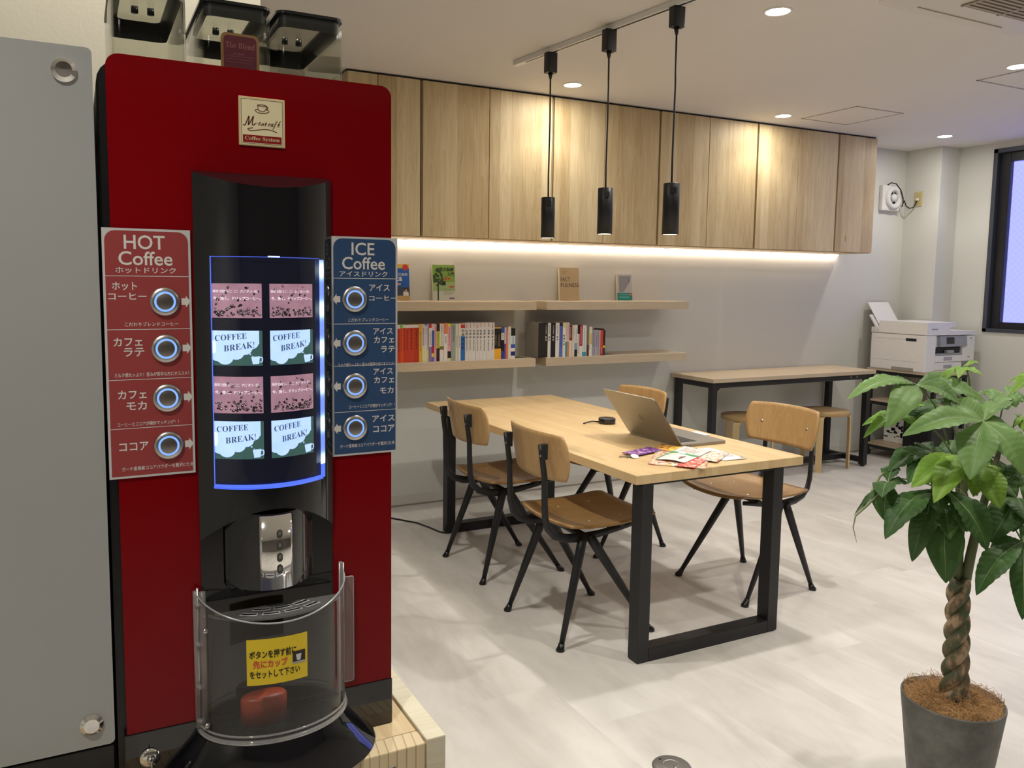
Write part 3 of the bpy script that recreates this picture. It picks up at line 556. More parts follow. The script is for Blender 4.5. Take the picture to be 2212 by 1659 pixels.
# ================================================================== floor socket, cord
t = thing('floor_socket', 'round grey metal floor socket cover at the bottom edge of the floor', 'floor socket', (1.588, 1.828, 0))
b = MB(); b.lathe([(0, .006), (.050, .006), (.058, .003), (.060, 0)], (1.588, 1.828, 0), pm('socket_grey', (.22, .21, .20), .35, .5), 48); pl = part('cover_plate', b, t)
b = MB(); b.lathe([(.026, .0062), (.028, .0072), (.029, .0062)], (1.588, 1.828, 0), M_STEEL, 32); b.lathe([(0, .010), (.006, .0085), (.008, .006)], (1.592, 1.815, 0), M_CHROME, 16); part('centre_knob', b, pl)
b = MB(); b.lathe([(0, .0064), (.004, .0064)], (1.575, 1.868, 0), M_BLKSAT, 12); part('screw_hole', b, pl)
b = MB(); b.tube([(1.05, 4.84, .005), (1.45, 4.78, .005), (1.719, 4.636, .005), (1.822, 4.483, .005), (1.857, 4.363, .005), (1.878, 4.26, .005), (1.899, 4.225, .008), (1.899, 4.225, .05)], .005, M_BLKSAT, 8); single('power_cord', b, 'thin black cord on the floor running to the far table leg', 'cord')
# ================================================================== books
M_PAGES = pm('book_pages', (.66, .58, .44), .8, vs=200, var=.08)
def book(x0, x1, z0, zt, y0, depth, bands, label, group, text=None, tcol=None, cover=None, marks=None):
    """bands: (z fraction from bottom, colour) list, bottom to top"""
    b = MB(); h = zt-z0; x1 -= .0008; lo = 0
    for fr, c in bands:
        m = flat(*c, rough=.45); b.box(x0, x1, y0, y0+.004, z0+h*lo, z0+h*fr, m); lo = fr
    cm = flat(*(cover or bands[-1][1]), rough=.45)
    b.box(x0, x0+.0012, y0+.004, y0+depth, z0, zt, cm); b.box(x1-.0012, x1, y0+.004, y0+depth, z0, zt, cm)
    b.box(x0+.0012, x1-.0012, y0+.004, y0+depth-.004, z0+.003, zt-.004, M_PAGES)
    P = lambda u, v: (u, y0-.0004, v); w_ = x1-x0; tm = flat(*(tcol or (20, 18, 18)), rough=.5)
    if text:
        for (s, top, size) in text: b.vtext(s, P, (x0+x1)/2, z0+h*top, tm, min(size, w_*.85))
    if marks:                                            # lettering too small to read: short strokes
        for (a, c, col) in marks:
            mm = flat(*col, rough=.5); z = z0+h*c; rr = random.Random(int(x0*1e4)+int(c*97))
            while z > z0+h*a:
                s = w_*.42*rr.uniform(.8, 1.1); cx = (x0+x1)/2
                b.face([(cx-s/2, z-s*.15), (cx+s/2, z-s*.15), (cx+s/2, z), (cx-s/2, z)], P, mm); b.face([(cx-s*.08, z-s*.8), (cx+s*.1, z-s*.8), (cx+s*.1, z), (cx-s*.08, z)], P, mm)
                b.face([(cx-s*.45, z-s*.62), (cx+s*.4, z-s*.62), (cx+s*.4, z-s*.48), (cx-s*.45, z-s*.48)], P, mm); z -= s*1.15
    return single('book', b, label, 'book', group)
G1 = 'books on the lower left shelf'; G2 = 'books on the lower right shelf'; G3 = 'books displayed face out on the upper shelves'
RED = (205, 62, 34); K = (60, 24, 16); W = (226, 222, 216); Z0 = .981
S1 = 'on the lower left shelf'; S2 = 'on the lower right shelf'
dk = (40, 40, 44)
L1 = [
 (1.722, 1.744, 1.212, [(.9, RED), (1, W)], 'red spined book mostly hidden by the ice coffee sign '+S1, [(.25, .84, K)]),
 (1.745, 1.765, 1.214, [(.9, RED), (1, W)], 'first fully visible red book from the left '+S1, [(.25, .84, K)]),
 (1.765, 1.783, 1.217, [(.9, (224, 84, 34)), (1, (140, 190, 90))], 'orange red book with a green top '+S1, [(.3, .84, K)]),
 (1.783, 1.800, 1.214, [(.92, RED), (1, W)], 'thin red book just right of the green topped one '+S1, [(.3, .86, K)]),
 (1.800, 1.821, 1.213, [(.92, RED), (1, W)], 'red book left of the two thickest red ones '+S1, [(.35, .86, K)]),
 (1.821, 1.858, 1.214, [(.92, RED), (1, W)], 'thick red book left of another thick red one '+S1, [(.35, .87, K)]),
 (1.858, 1.890, 1.214, [(.92, (190, 56, 30)), (1, W)], 'thick red book standing next to the yellow one '+S1, [(.35, .87, K)]),
 (1.890, 1.911, 1.218, [(1, (222, 178, 74))], 'yellow book at the right end of the red books '+S1, [(.3, .78, (70, 50, 20))]),
 (1.911, 1.929, 1.217, [(.4, (222, 220, 172)), (1, (214, 206, 214))], 'lavender and pale yellow book beside the yellow one '+S1, [(.45, .9, dk)]),
 (1.929, 1.942, 1.218, [(.4, (224, 224, 180)), (.95, W), (1, (60, 130, 180))], 'thin white and pale yellow book with a blue top edge '+S1, [(.45, .88, dk)]),
 (1.942, 1.956, 1.216, [(.3, (214, 214, 160)), (1, (196, 184, 208))], 'thin lilac book with a yellowish foot '+S1, [(.45, .9, (90, 80, 120))]),
 (1.956, 1.974, 1.217, [(.4, (140, 116, 170)), (.9, W), (1, (200, 44, 52))], 'white book with red top and purple foot '+S1, [(.46, .78, dk)]),
 (1.974, 1.993, 1.217, [(.12, (90, 110, 180)), (.22, (226, 205, 70)), (.42, (170, 40, 66)), (.83, (64, 90, 160)), (1, (232, 224, 226))], 'blue and crimson striped book with a pale top '+S1, [(.86, .97, (160, 40, 60))]),
 (1.993, 2.008, 1.217, [(1, (226, 168, 186))], 'thin pink book '+S1, [(.3, .9, (120, 70, 90))]),
 (2.008, 2.030, 1.217, [(.35, (44, 26, 22)), (.80, (192, 200, 60)), (1, (44, 26, 22))], 'dark brown book with a yellow green block '+S1, [(.4, .76, (40, 40, 20))]),
 (2.030, 2.058, 1.217, [(.31, W), (.40, (120, 104, 54)), (1, W)], 'white book with an olive spot '+S1, [(.75, .95, dk), (.45, .7, (150, 150, 140))]),
 (2.058, 2.083, 1.221, [(.72, W), (1, (228, 140, 96))], 'white book with an orange top block '+S1, [(.5, .66, dk)]),
 (2.083, 2.107, 1.218, [(.08, (226, 214, 160)), (.26, (30, 26, 28)), (.93, (232, 168, 184)), (1, (222, 214, 60))], 'pink book with yellow top and black foot '+S1, [(.4, .88, (150, 60, 90))]),
 (2.107, 2.139, 1.218, [(1, (150, 166, 154))], 'wide sage grey book '+S1, [(.86, .93, (20, 24, 24)), (.55, .80, (60, 74, 66))]),
 (2.139, 2.156, 1.216, [(1, (220, 216, 206))], 'left one of two slim cream white books '+S1, [(.35, .68, dk)]),
 (2.156, 2.174, 1.216, [(1, (222, 218, 208))], 'right one of two slim cream white books '+S1, [(.35, .68, dk)]),
 (2.174, 2.203, 1.216, [(.66, (34, 108, 190)), (.88, W), (.98, (206, 50, 44)), (1, W)], 'blue and white book with a red top block '+S1, None),
]
for (x0, x1, zt, bands, lb, marks) in L1:
    tx = None
    if 'blue and white book with a red' in lb: tx = [('世界', .86, .024), ('文化史', .63, .024)]
    book(x0, x1, Z0, zt, 4.615+random.uniform(0, .006), .165, bands, lb, G1, tx, (25, 25, 30), marks=marks)
E8 = (2.203, 2.227, 2.252, 2.279, 2.303, 2.326, 2.356, 2.385, 2.415)
nm = ['first from the left', 'second from the left', 'third from the left', 'fourth from the left', 'fourth from the right', 'third from the right', 'second from the right', 'last on the right']
for i in range(8):
    o = book(E8[i], E8[i+1], Z0, 1.222, 4.612+random.uniform(0, .005), .17, [(1, (216, 214, 212))], 'white volume of the matching white set, '+nm[i]+', '+S1, G1, [('世界史', .82, .018)], (40, 46, 70), marks=[(.88, .98, (190, 60, 50)), (.26, .54, dk)])
L2 = [
 (2.415, 2.436, 1.191, [(.33, (236, 172, 40)), (.95, (26, 22, 20)), (1, (206, 160, 90))], 'left one of two black books with bright yellow foot '+S1, [(.45, .75, (190, 170, 130))]),
 (2.436, 2.467, 1.191, [(.33, (236, 172, 40)), (.95, (30, 24, 20)), (1, (206, 160, 90))], 'right and thicker one of two black books with yellow foot '+S1, [(.45, .75, (190, 170, 130))]),
 (2.467, 2.489, 1.189, [(.25, (44, 70, 150)), (.6, (18, 18, 24)), (.82, W), (1, (50, 84, 170))], 'black and blue book with a white label '+S1, [(.63, .8, dk)]),
 (2.489, 2.501, 1.188, [(.48, (110, 80, 150)), (1, (210, 200, 220))], 'thin purple and white book '+S1, [(.55, .9, (90, 50, 70))]),
 (2.501, 2.517, 1.187, [(.48, (216, 112, 84)), (1, (196, 120, 104))], 'thin salmon coloured book '+S1, [(.5, .9, W)]),
 (2.517, 2.538, 1.193, [(1, (222, 220, 208))], 'white book right of the salmon one '+S1, [(.5, .8, (150, 140, 130))]),
 (2.538, 2.570, 1.180, [(.10, W), (.24, (26, 40, 110)), (.35, W), (.48, (40, 90, 170)), (.76, (200, 214, 230)), (1, (18, 18, 20))], 'white and blue book with a black top beside the bookend '+S1, [(.5, .74, dk)]),
]
for (x0, x1, zt, bands, lb, marks) in L2: book(x0, x1, Z0, zt, 4.615+random.uniform(0, .006), .145, bands, lb, G1, None, marks=marks)
def bookend(x, label):
    t = thing('bookend', label, 'bookend', (x, 4.68, Z0)); g = pm('bookend_grey', (.16, .155, .145), .45, .3)
    b = MB(); b.prism(rrect(4.63, 4.76, Z0, Z0+.185, [0, .012, .012, 0]), lambda u, v, a: (a, u, v), x, x+.002, g); part('upright_plate', b, t)
    b = MB(); b.box(x, x+.10, 4.64, 4.75, Z0, Z0+.0012, g); part('base_plate', b, t)
bookend(2.572, 'grey metal bookend at the end of the long book row')
BK = (22, 20, 22)
L3 = [
 (2.745, 2.7905, 1.214, [(1, (34, 28, 26))], 'black book with a grey cover, leftmost '+S2, None),
 (2.791, 2.819, 1.214, [(1, (30, 26, 22))], 'dark brown black book between black and white ones '+S2, None),
 (2.819, 2.843, 1.213, [(1, W)], 'white book between two black ones '+S2, None),
 (2.843, 2.878, 1.213, [(1, (18, 20, 32))], 'navy black book between two white ones '+S2, None),
 (2.878, 2.909, 1.213, [(1, W)], 'white book left of the periwinkle blue one '+S2, None),
 (2.909, 2.934, 1.213, [(.9, (92, 108, 188)), (1, (36, 40, 90))], 'periwinkle blue book '+S2, [(.3, .85, (30, 36, 90))]),
 (2.934, 2.955, 1.214, [(.85, (228, 222, 206)), (1, (226, 214, 130))], 'cream book with bold vertical black title '+S2, None),
 (2.955, 2.971, 1.214, [(.44, (40, 150, 170)), (1, (222, 206, 196))], 'pale book with a teal lower half '+S2, [(.5, .9, (170, 120, 110))]),
 (2.971, 2.988, 1.214, [(.44, (226, 128, 60)), (1, (218, 196, 186))], 'pale book with an orange lower half '+S2, [(.5, .9, (170, 120, 110))]),
 (2.988, 3.011, 1.192, [(.52, (222, 216, 208)), (1, (120, 28, 34))], 'white book with a maroon top half '+S2, [(.58, .95, W)]),
 (3.011, 3.030, 1.195, [(1, (214, 208, 190))], 'cream book right of the maroon topped one '+S2, [(.5, .9, (150, 140, 120))]),
 (3.030, 3.052, 1.196, [(.22, (24, 24, 28)), (.44, (140, 156, 180)), (1, W)], 'white book with a grey blue patch and black foot '+S2, [(.5, .9, dk)]),
 (3.052, 3.072, 1.194, [(.72, W), (1, (26, 24, 28))], 'white book with a black top block '+S2, [(.1, .68, dk)]),
 (3.072, 3.095, 1.194, [(.33, W), (1, (176, 40, 50))], 'red book with a white foot '+S2, [(.4, .95, W)]),
 (3.095, 3.123, 1.194, [(.14, (60, 150, 180)), (1, (220, 222, 224))], 'white book with a small blue foot '+S2, [(.2, .9, (120, 120, 124))]),
 (3.123, 3.133, 1.184, [(1, (170, 168, 160))], 'very thin grey book '+S2, None),
 (3.133, 3.148, 1.183, [(.38, (92, 46, 34)), (1, (132, 120, 62))], 'olive book with a brown foot '+S2, None),
 (3.148, 3.161, 1.182, [(1, (222, 220, 208))], 'thin white book right of the olive one '+S2, [(.2, .9, dk)]),
 (3.161, 3.176, 1.182, [(.4, W), (.78, (212, 180, 100)), (1, W)], 'thin white book with a yellow middle '+S2, None),
 (3.176, 3.199, 1.160, [(1, (158, 154, 164))], 'short grey lilac book, first of the short ones '+S2, [(.4, .9, (110, 70, 90))]),
 (3.199, 3.227, 1.160, [(1, (168, 166, 184))], 'short wide lilac book '+S2, [(.4, .9, (110, 80, 100))]),
 (3.227, 3.243, 1.158, [(1, (176, 160, 160))], 'short grey pink book '+S2, None),
 (3.243, 3.266, 1.158, [(.25, (180, 50, 40)), (1, (206, 64, 44))], 'short bright red book '+S2, [(.1, .3, W)]),
 (3.266, 3.283, 1.157, [(.3, (60, 54, 54)), (.4, (214, 190, 50)), (1, (30, 28, 34))], 'short black book with a yellow stripe beside the bookend '+S2, None),
]
for i, (x0, x1, zt, bands, lb, marks) in enumerate(L3):
    tx = None; tc = None; cov = None
    if i == 0: cov = (176, 174, 166)
    if i in (1, 3): tx = [('Focus', .93, .011), ('数学', .62, .016)]; tc = (220, 214, 200)
    if i in (2, 4): tx = [('Focus', .93, .011), ('数学', .62, .016)]; tc = (40, 40, 44)
    if '勉' in lb or 'bold vertical' in lb: tx = [('勉強大全', .66, .021)]
    book(x0, x1, Z0, zt, 4.612+random.uniform(0, .006), .165 if i < 19 else .12, bands, lb, G2, tx, tc, cov, marks)
bookend(3.285, 'grey metal bookend at the end of the short book row')
# ---- face-out books leaning against the wall
ZS = 1.357
def display_book(x0, x1, h, th, lean, label, paint):
    t = thing('display_book', label, 'book', ((x0+x1)/2, 4.80, ZS), group=G3)
    yb = WALL-th-h*math.sin(lean)-.004; ca, sa = math.cos(lean), math.sin(lean)
    P3 = lambda u, v, d: (u, yb+v*sa+d*ca+.0, ZS+v*ca-d*sa+th*sa)
    P = lambda u, v, d=-.0006: P3(u, v, d)
    b = MB(); b.prism([(x0, 0), (x1, 0), (x1, h), (x0, h)], P3, .0015, th-.0015, M_PAGES); part('pages', b, t)
    b = MB(); paint(b, P, x0, x1, h, P3); part('cover', b, t)
    return t
def panel(b, P3, x0, x1, v0, v1, col, d0=0, d1=.0015): b.prism([(x0, v0), (x1, v0), (x1, v1), (x0, v1)], P3, d0, d1, flat(*col, rough=.35))
def p_blue(b, P, x0, x1, h, P3):
    panel(b, P3, x0, x1, 0, .085, (200, 168, 110)); panel(b, P3, x0, x1, .085, .205, (24, 96, 190)); panel(b, P3, x0, x1, .205, h, (222, 184, 72))
    m = flat(206, 60, 56); b.face([(x1-.025+.02*math.cos(a), .211+.02*math.sin(a)) for a in [2*PI*i/20 for i in range(20)]], P, m)
    wh = flat(245, 245, 240); b.text('はじめの', P, x1-.012, .166, wh, h=.019, align='R', bold=.02); b.text('文法', P, x1-.048, .137, wh, h=.028, align='R', bold=.03)
    b.face([(x0+.05, .098), (x0+.09, .098), (x0+.09, .11), (x0+.05, .11)], P, flat(226, 150, 140))
    b.face([(x0+.04, .03), (x1, .03), (x1, .085), (x0+.04, .085)], lambda u, v: P(u, v, -.0009), flat(60, 74, 92)); b.face([(x1-.045, .03), (x1-.008, .03), (x1-.008, .05), (x1-.018, .062), (x1-.036, .062), (x1-.045, .05)], lambda u, v: P(u, v, -.0012), flat(228, 226, 226))
    b.face([(x1-.034, .055), (x1-.014, .055), (x1-.012, .078), (x1-.036, .078)], lambda u, v: P(u, v, -.0014), flat(40, 28, 24)); b.face([(x1-.031, .054), (x1-.018, .054), (x1-.018, .070), (x1-.031, .070)], lambda u, v: P(u, v, -.0016), flat(206, 160, 136))
def p_green(b, P, x0, x1, h, P3):
    panel(b, P3, x0, x1, 0, .06, (206, 212, 198)); panel(b, P3, x0, x1, .06, .12, (166, 192, 130)); panel(b, P3, x0, x1, .12, h, (132, 172, 74))
    k = flat(26, 36, 24); tr = flat(52, 76, 36)
    b.text('英文読解', P, x1-.006, .203, k, h=.026, align='R', w=.105, bold=.03); b.text('入門', P, x1-.006, .172, k, h=.025, align='R', bold=.03)
    b.text('基本', P, x1-.030, .142, flat(206, 70, 50), h=.024, align='R', bold=.03); b.face([(x0+.062, .098), (x0+.092, .098), (x0+.092, .125), (x0+.062, .125)], P, k)
    b.face([(x0+.03, .0), (x0+.04, 0), (x0+.044, .13), (x0+.034, .13)], P, tr)
    rr = random.Random(3)
    for i in range(26):
        a = rr.uniform(0, 6.28); q = rr.uniform(0, 1)**.5; cx = x0+.038+.030*q*math.cos(a); cz = .15+.055*q*math.sin(a); s = rr.uniform(.006, .012)
        b.face([(cx+s*math.cos(c), cz+s*math.sin(c)) for c in [2*PI*j/7 for j in range(7)]], lambda u, v, i=i: P(u, v, -.0007-.00003*i), tr)
    for i in range(6): b.face([(x0+.075, .075-i*.008), (x1-.008-.01*(i % 3), .075-i*.008), (x1-.008-.01*(i % 3), .0775-i*.008), (x0+.075, .0775-i*.008)], P, flat(140, 150, 130))
    b.face([(x1-.042, .084), (x1-.010, .084), (x1-.010, .094), (x1-.042, .094)], P, flat(206, 70, 50)); b.face([(x1-.045, .008), (x1-.008, .008), (x1-.008, .018), (x1-.045, .018)], P, flat(120, 90, 130))
def p_fact(b, P, x0, x1, h, P3):
    panel(b, P3, x0, x1, 0, h, (204, 182, 142)); k = flat(30, 36, 50)
    b.text('FACT', P, x0+.010, .147, k, h=.026, align='L', w=.078); b.text('FULNESS', P, x0+.010, .107, k, h=.026, align='L', w=.150)
    for i in range(3): b.face([(x0+.02, .205-i*.008), (x0+.07-.012*i, .205-i*.008), (x0+.07-.012*i, .207-i*.008), (x0+.02, .207-i*.008)], P, flat(150, 124, 90))
def p_teal(b, P, x0, x1, h, P3):
    panel(b, P3, x0, x1, .054, h, (198, 196, 196)); panel(b, P3, x0-.0005, x1+.0005, 0, .054, (24, 140, 130), -.0005)
    b.face([(x0+.016, .060), (x0+.055, .060), (x1-.020, .135), (x1-.008, .180), (x0+.016, .180)], P, flat(150, 152, 158)); k = flat(66, 66, 76)
    b.vtext('。。。', lambda u, v: P(u, v, -.0012), x1-.028, .165, k, .012); 
    for i in range(3): b.face([(x0+.014, .040-i*.012), (x1-.026, .040-i*.012), (x1-.026, .045-i*.012), (x0+.014, .045-i*.012)], lambda u, v: P(u, v, -.0011), flat(120, 196, 186))
    b.face([(x1-.022, .034), (x1-.006, .034), (x1-.006, .052), (x1-.022, .052)], lambda u, v: P(u, v, -.0011), flat(222, 110, 110))
display_book(1.766, 1.915, .232, .016, .10, 'blue and yellow book standing face out, leftmost on the upper left shelf', p_blue)
display_book(2.078, 2.238, .232, .016, .10, 'green book with a tree on its cover standing face out', p_green)
display_book(3.046, 3.208, .230, .022, .09, 'beige book with two lines of dark capitals standing face out', p_fact)
display_book(3.548, 3.680, .190, .014, .09, 'small grey white book with a teal band standing face out', p_teal)
# ================================================================== coffee machine
MY = 1.15                                                   # plane of the red glass door
M_RED = pm('red_glass', (.215, .0012, .004), .10, coat=0, spec=.22, var=.03)
PF = lambda y: (lambda u, v: (u, y, v))
PX = lambda u, v, a: (u, a, v)
t = thing('coffee_machine', 'tall red glass fronted coffee machine with a lit blue display', 'coffee machine', (.235, 1.40, .775))
b = MB(); b.prism(rrect(.030, .424, .776, 1.752, [.002, .02, .03, .002]), PX, MY+.0125, 1.66, M_BLKSAT); part('body', b, t)
b = MB(); b.prism(rrect(.041, .425, .849, 1.757, [0, .016, .016, 0]), PX, MY, MY+.012, M_RED); part('door', b, t, 'red glass door')
b = MB(); b.box(.038, .426, MY-.002, MY+.0125, .776, .8485, M_BLKGLOSS, .0008, 1); part('base_panel', b, t)
# gold badge
b = MB(); g1 = pm('badge_gold', (.80, .64, .34), .35, .2); g2 = pm('badge_pale', (.92, .84, .54), .4, 0); rd = flat(150, 22, 26, .4); br_ = flat(96, 34, 28, .4)  # pale face colour raised to include the gold's reflection
bx0, bx1, bz0, bz1 = .2045, .267, 1.655, 1.7205
b.box(bx0, bx1, MY-.003, MY, bz0, bz1, g1, .0006, 1)
def rect(b, P, x0, x1, z0, z1, m): b.face([(x0, z0), (x1, z0), (x1, z1), (x0, z1)], P, m)
P = PF(MY-.0032); rect(b, P, bx0+.002, bx1-.002, bz0+.002, bz1-.002, g2)
P = PF(MY-.0034)
for (xa, xb, za, zb) in ((bx0+.003, bx1-.003, bz1-.0036, bz1-.003), (bx0+.003, bx1-.003, bz0+.003, bz0+.0036), (bx0+.003, bx0+.0036, bz0+.003, bz1-.003), (bx1-.0036, bx1-.003, bz0+.003, bz1-.003)): rect(b, P, xa, xb, za, zb, br_)
rect(b, P, bx0+.005, bx1-.005, bz0+.0045, bz0+.0145, rd)
b.text(serif('Coffee System'), PF(MY-.0037), (bx0+bx1)/2, bz0+.0095, flat(232, 214, 170), h=.0062, w=.047)
def stroke(b, P, pts, r, m, n=6):                            # smooth pen stroke lying on a surface
    out = []
    for i in range(len(pts)-1):
        p0, p1, p2, p3 = pts[max(i-1, 0)], pts[i], pts[i+1], pts[min(i+2, len(pts)-1)]
        for k in range(n):
            s = k/n; out.append(tuple(.5*((2*p1[c])+(-p0[c]+p2[c])*s+(2*p0[c]-5*p1[c]+4*p2[c]-p3[c])*s*s+(-p0[c]+3*p1[c]-3*p2[c]+p3[c])*s**3) for c in (0, 1)))
    out.append(pts[-1]); L_, R_ = [], []
    for i, p in enumerate(out):
        a = out[max(i-1, 0)]; c = out[min(i+1, len(out)-1)]; dx, dy = c[0]-a[0], c[1]-a[1]; l = math.hypot(dx, dy) or 1; L_.append((p[0]-dy/l*r, p[1]+dx/l*r)); R_.append((p[0]+dy/l*r, p[1]-dx/l*r))
    vs = [P(*q) for q in L_]+[P(*q) for q in R_]; n_ = len(out)
    b.add(vs, [(i, n_+i, n_+i+1, i+1) for i in range(n_-1)], m)
P = PF(MY-.0036); cx, cz = (bx0+bx1)/2, (bz0+bz1)/2
S = lambda pts, r=.00045: stroke(b, P, [(bx0+.0085+x*.0050, cz-.0035+z*.0050) for x, z in pts], r, br_)
S([(-.6, -.3), (-.2, -.5), (.3, .4), (1.0, 2.0), (.9, .6), (.8, -.3), (1.6, 1.0), (2.2, 2.1), (1.9, .6), (1.9, -.3), (2.4, -.1), (2.7, .3)], .0006); rect(b, P, bx0+.0228, bx0+.0250, cz-.0022, cz-.0016, br_)
b.text('\u2134\U0001D4C3\u212F', P, bx0+.0318, cz-.0025, br_, h=.0052, w=.0118, bold=.004, shear=.15); b.text('\U0001D4B8\U0001D4B6\U0001D4BB\u212F', P, bx0+.0475, cz-.0028, br_, h=.0125, w=.0165, bold=.004, shear=.1)
stroke(b, P, [(bx0+.0545, cz+.0012), (bx0+.0565, cz+.0035)], .0004, br_)
S([(2.0, -1.0), (.6, -1.4), (1.6, -1.8), (5.0, -1.2), (7.0, -1.3), (8.6, -1.8)])
stroke(b, P, [(cx-.006+.0, cz+.022), (cx-.005, cz+.0165), (cx-.002, cz+.0145), (cx+.002, cz+.0145), (cx+.005, cz+.0175), (cx+.006, cz+.022), (cx+.002, cz+.0232), (cx-.003, cz+.0230), (cx-.006, cz+.022), (cx+.002, cz+.0210), (cx+.006, cz+.022)], .0004, br_)
stroke(b, P, [(cx+.0055, cz+.0205), (cx+.0080, cz+.0205), (cx+.0065, cz+.0175), (cx+.0045, cz+.0172)], .0004, br_); stroke(b, P, [(cx-.0055, cz+.0165), (cx-.0095, cz+.0155), (cx-.006, cz+.0125), (cx+.002, cz+.012), (cx+.009, cz+.0142), (cx+.0085, cz+.0165), (cx+.005, cz+.0172)], .0004, br_)
part('badge', b, t, 'gold badge with a cup drawing and red script')
# ---- black column and its cover
CXC, HW = .236, .0945
yf = lambda x: MY-.006-.046*max(0, 1-((x-CXC)/HW)**2)
def column(u, v):
    x = CXC-HW+2*HW*u; q = (x-CXC)/HW; zt = 1.617-.42*(MY-yf(x)); zb = 1.157-.046*q*q
    return (x, yf(x), zb+(zt-zb)*v)
b = MB(); b.grid(column, 36, 2, M_BLKGLOSS)
b.grid(lambda u, v: (CXC-HW+2*HW*u, yf(CXC-HW+2*HW*u)*(1-v)+MY*v, (column(u, 1)[2])*(1-v)+1.617*v), 36, 1, M_BLKGLOSS, smooth=False)
b.grid(lambda u, v: (CXC-HW+2*HW*u, yf(CXC-HW+2*HW*u)*(1-v)+MY*v, column(u, 0)[2]), 36, 1, M_BLKGLOSS, smooth=False)
for u in (0, 1):
    p0, p1 = column(u, 0), column(u, 1); b.face([(p0[1], p0[2]), (MY, p0[2]), (MY, 1.617), (p1[1], p1[2])], lambda y, z, x=p0[0]: (x, y, z), M_BLKGLOSS)
colm = part('column_cover', b, t, 'curved glossy black column')
# ---- lit display on the column
dx0, dx1, dz0, dz1 = .159, .310, 1.190, 1.503
yd = lambda x, o=.004: yf(x)-o
def PD(o): return lambda u, v: (u, yd(u, o), v)
def glow(name, c, s, top=(0, 0, 0), k=0):
    return pm(name, c, .5, emit=c, es=s, var=.0)
M_DISPBK = pm('display_back', (.010, .011, .018), .12, emit=(.10, .16, .6), es=.012)
b = MB(); b.grid(lambda u, v: (dx0+(dx1-dx0)*u, yd(dx0+(dx1-dx0)*u, .0015), dz0+(dz1-dz0)*v), 24, 1, M_DISPBK); dsp = part('display', b, t, 'backlit display panel')
def strip_mat():
    m, tt, bs, L = nt('display_edge_light'); N = tt.nodes; tc = N.new('ShaderNodeTexCoord'); sp = N.new('ShaderNodeSeparateXYZ'); L.new(tc.outputs['Object'], sp.inputs[0])
    w_ = math_n(tt, 'SINE', math_n(tt, 'MULTIPLY', math_n(tt, 'SUBTRACT', sp.outputs['Z'], .425), 2*PI/.0545)); w_ = math_n(tt, 'POWER', math_n(tt, 'MULTIPLY', math_n(tt, 'ADD', w_, 1), .5), 2.5)
    cr = N.new('ShaderNodeValToRGB'); L.new(w_, cr.inputs[0]); e = cr.color_ramp.elements; e[0].color = (.13, .26, .98, 1); e[1].color = (.62, .80, 1, 1)
    bs.inputs['Base Color'].default_value = (.2, .3, .6, 1); L.new(cr.outputs[0], bs.inputs['Emission Color']); L.new(math_n(tt, 'ADD', math_n(tt, 'MULTIPLY', w_, 2.6), .75), bs.inputs['Emission Strength']); return m
M_STRIP = strip_mat(); M_BLUE = glow('blue_edge_glow', (.08, .16, .85), .75); M_BLUED = glow('blue_edge_dim', (.06, .11, .7), .40)
b = MB(); hz0, hz1 = 1.235, 1.485
ring = lambda xa, xb, za, zb, m, o=.0065: b.grid(lambda u, v: (xa+(xb-xa)*u, yd(xa+(xb-xa)*u, o), za+(zb-za)*v), 16, 1, m)
ring(dx1-.0045, dx1+.0035, dz0+.02, dz1-.002, M_STRIP); ring(dx1-.0045, dx1+.0035, dz0, dz0+.02, M_BLUE); ring(dx0, dx1-.004, dz1-.0012, dz1, M_BLUED); ring(dx0, dx0+.0012, dz0, dz1, M_BLUE)
b.grid(lambda u, v: (dx0+(dx1-dx0)*u, yd(dx0+(dx1-dx0)*u, .0065)+(.0075*v), dz0-.002+.002*v), 16, 1, M_BLUE); ring(dx0, dx1, dz0, dz0+.0045, M_BLUE)
ring(.229, .245, dz1-.001, dz1+.001, glow('clip_glow', (.5, .62, 1), 1.0), .0075)
part('edge_light', b, dsp, 'glowing blue edge of the display')
b = MB(); b.grid(lambda u, v: (dx0+(dx1-dx0)*u, yd(dx0+(dx1-dx0)*u, .0062), dz0+(dz1-dz0)*v), 20, 1, M_ACRYL); part('clear_cover', b, dsp)
M_PINKC = None
def card_mat(name, c1, c2, e):
    m, tt, bs, L = nt(name); N = tt.nodes; tc = N.new('ShaderNodeTexCoord'); n = N.new('ShaderNodeTexNoise'); n.inputs['Scale'].default_value = 60; L.new(tc.outputs['Object'], n.inputs['Vector'])
    mx = N.new('ShaderNodeMix'); mx.data_type = 'RGBA'; L.new(n.outputs['Fac'], mx.inputs['Factor']); mx.inputs['A'].default_value = c1+(1,); mx.inputs['B'].default_value = c2+(1,); L.new(mx.outputs['Result'], bs.inputs['Base Color']); L.new(mx.outputs['Result'], bs.inputs['Emission Color']); bs.inputs['Emission Strength'].default_value = e; bs.inputs['Roughness'].default_value = .3; return m
M_PINKC = card_mat('card_bean_backlit', srgb(140, 104, 122), srgb(180, 138, 152), .62)
M_CLOUD = card_mat('card_cloud_backlit', srgb(165, 200, 250), srgb(190, 216, 255), .85); M_CLOUDHOT = card_mat('card_cloud_hotspot', srgb(190, 225, 255), srgb(215, 240, 255), 1.25)
M_GRN = glow('card_green_backlit', srgb(58, 92, 88), .55); M_BEAN = [glow('bean_%d' % i, srgb(*c), .35) for i, c in enumerate(((44, 30, 34), (70, 50, 56), (96, 76, 84), (28, 20, 24)))]; M_BEANHI = glow('bean_light', srgb(214, 196, 210), .7)
M_CWHITE = glow('card_white_text', srgb(226, 214, 226), .8); M_CDARK = glow('card_dark_text', srgb(52, 70, 96), .4)
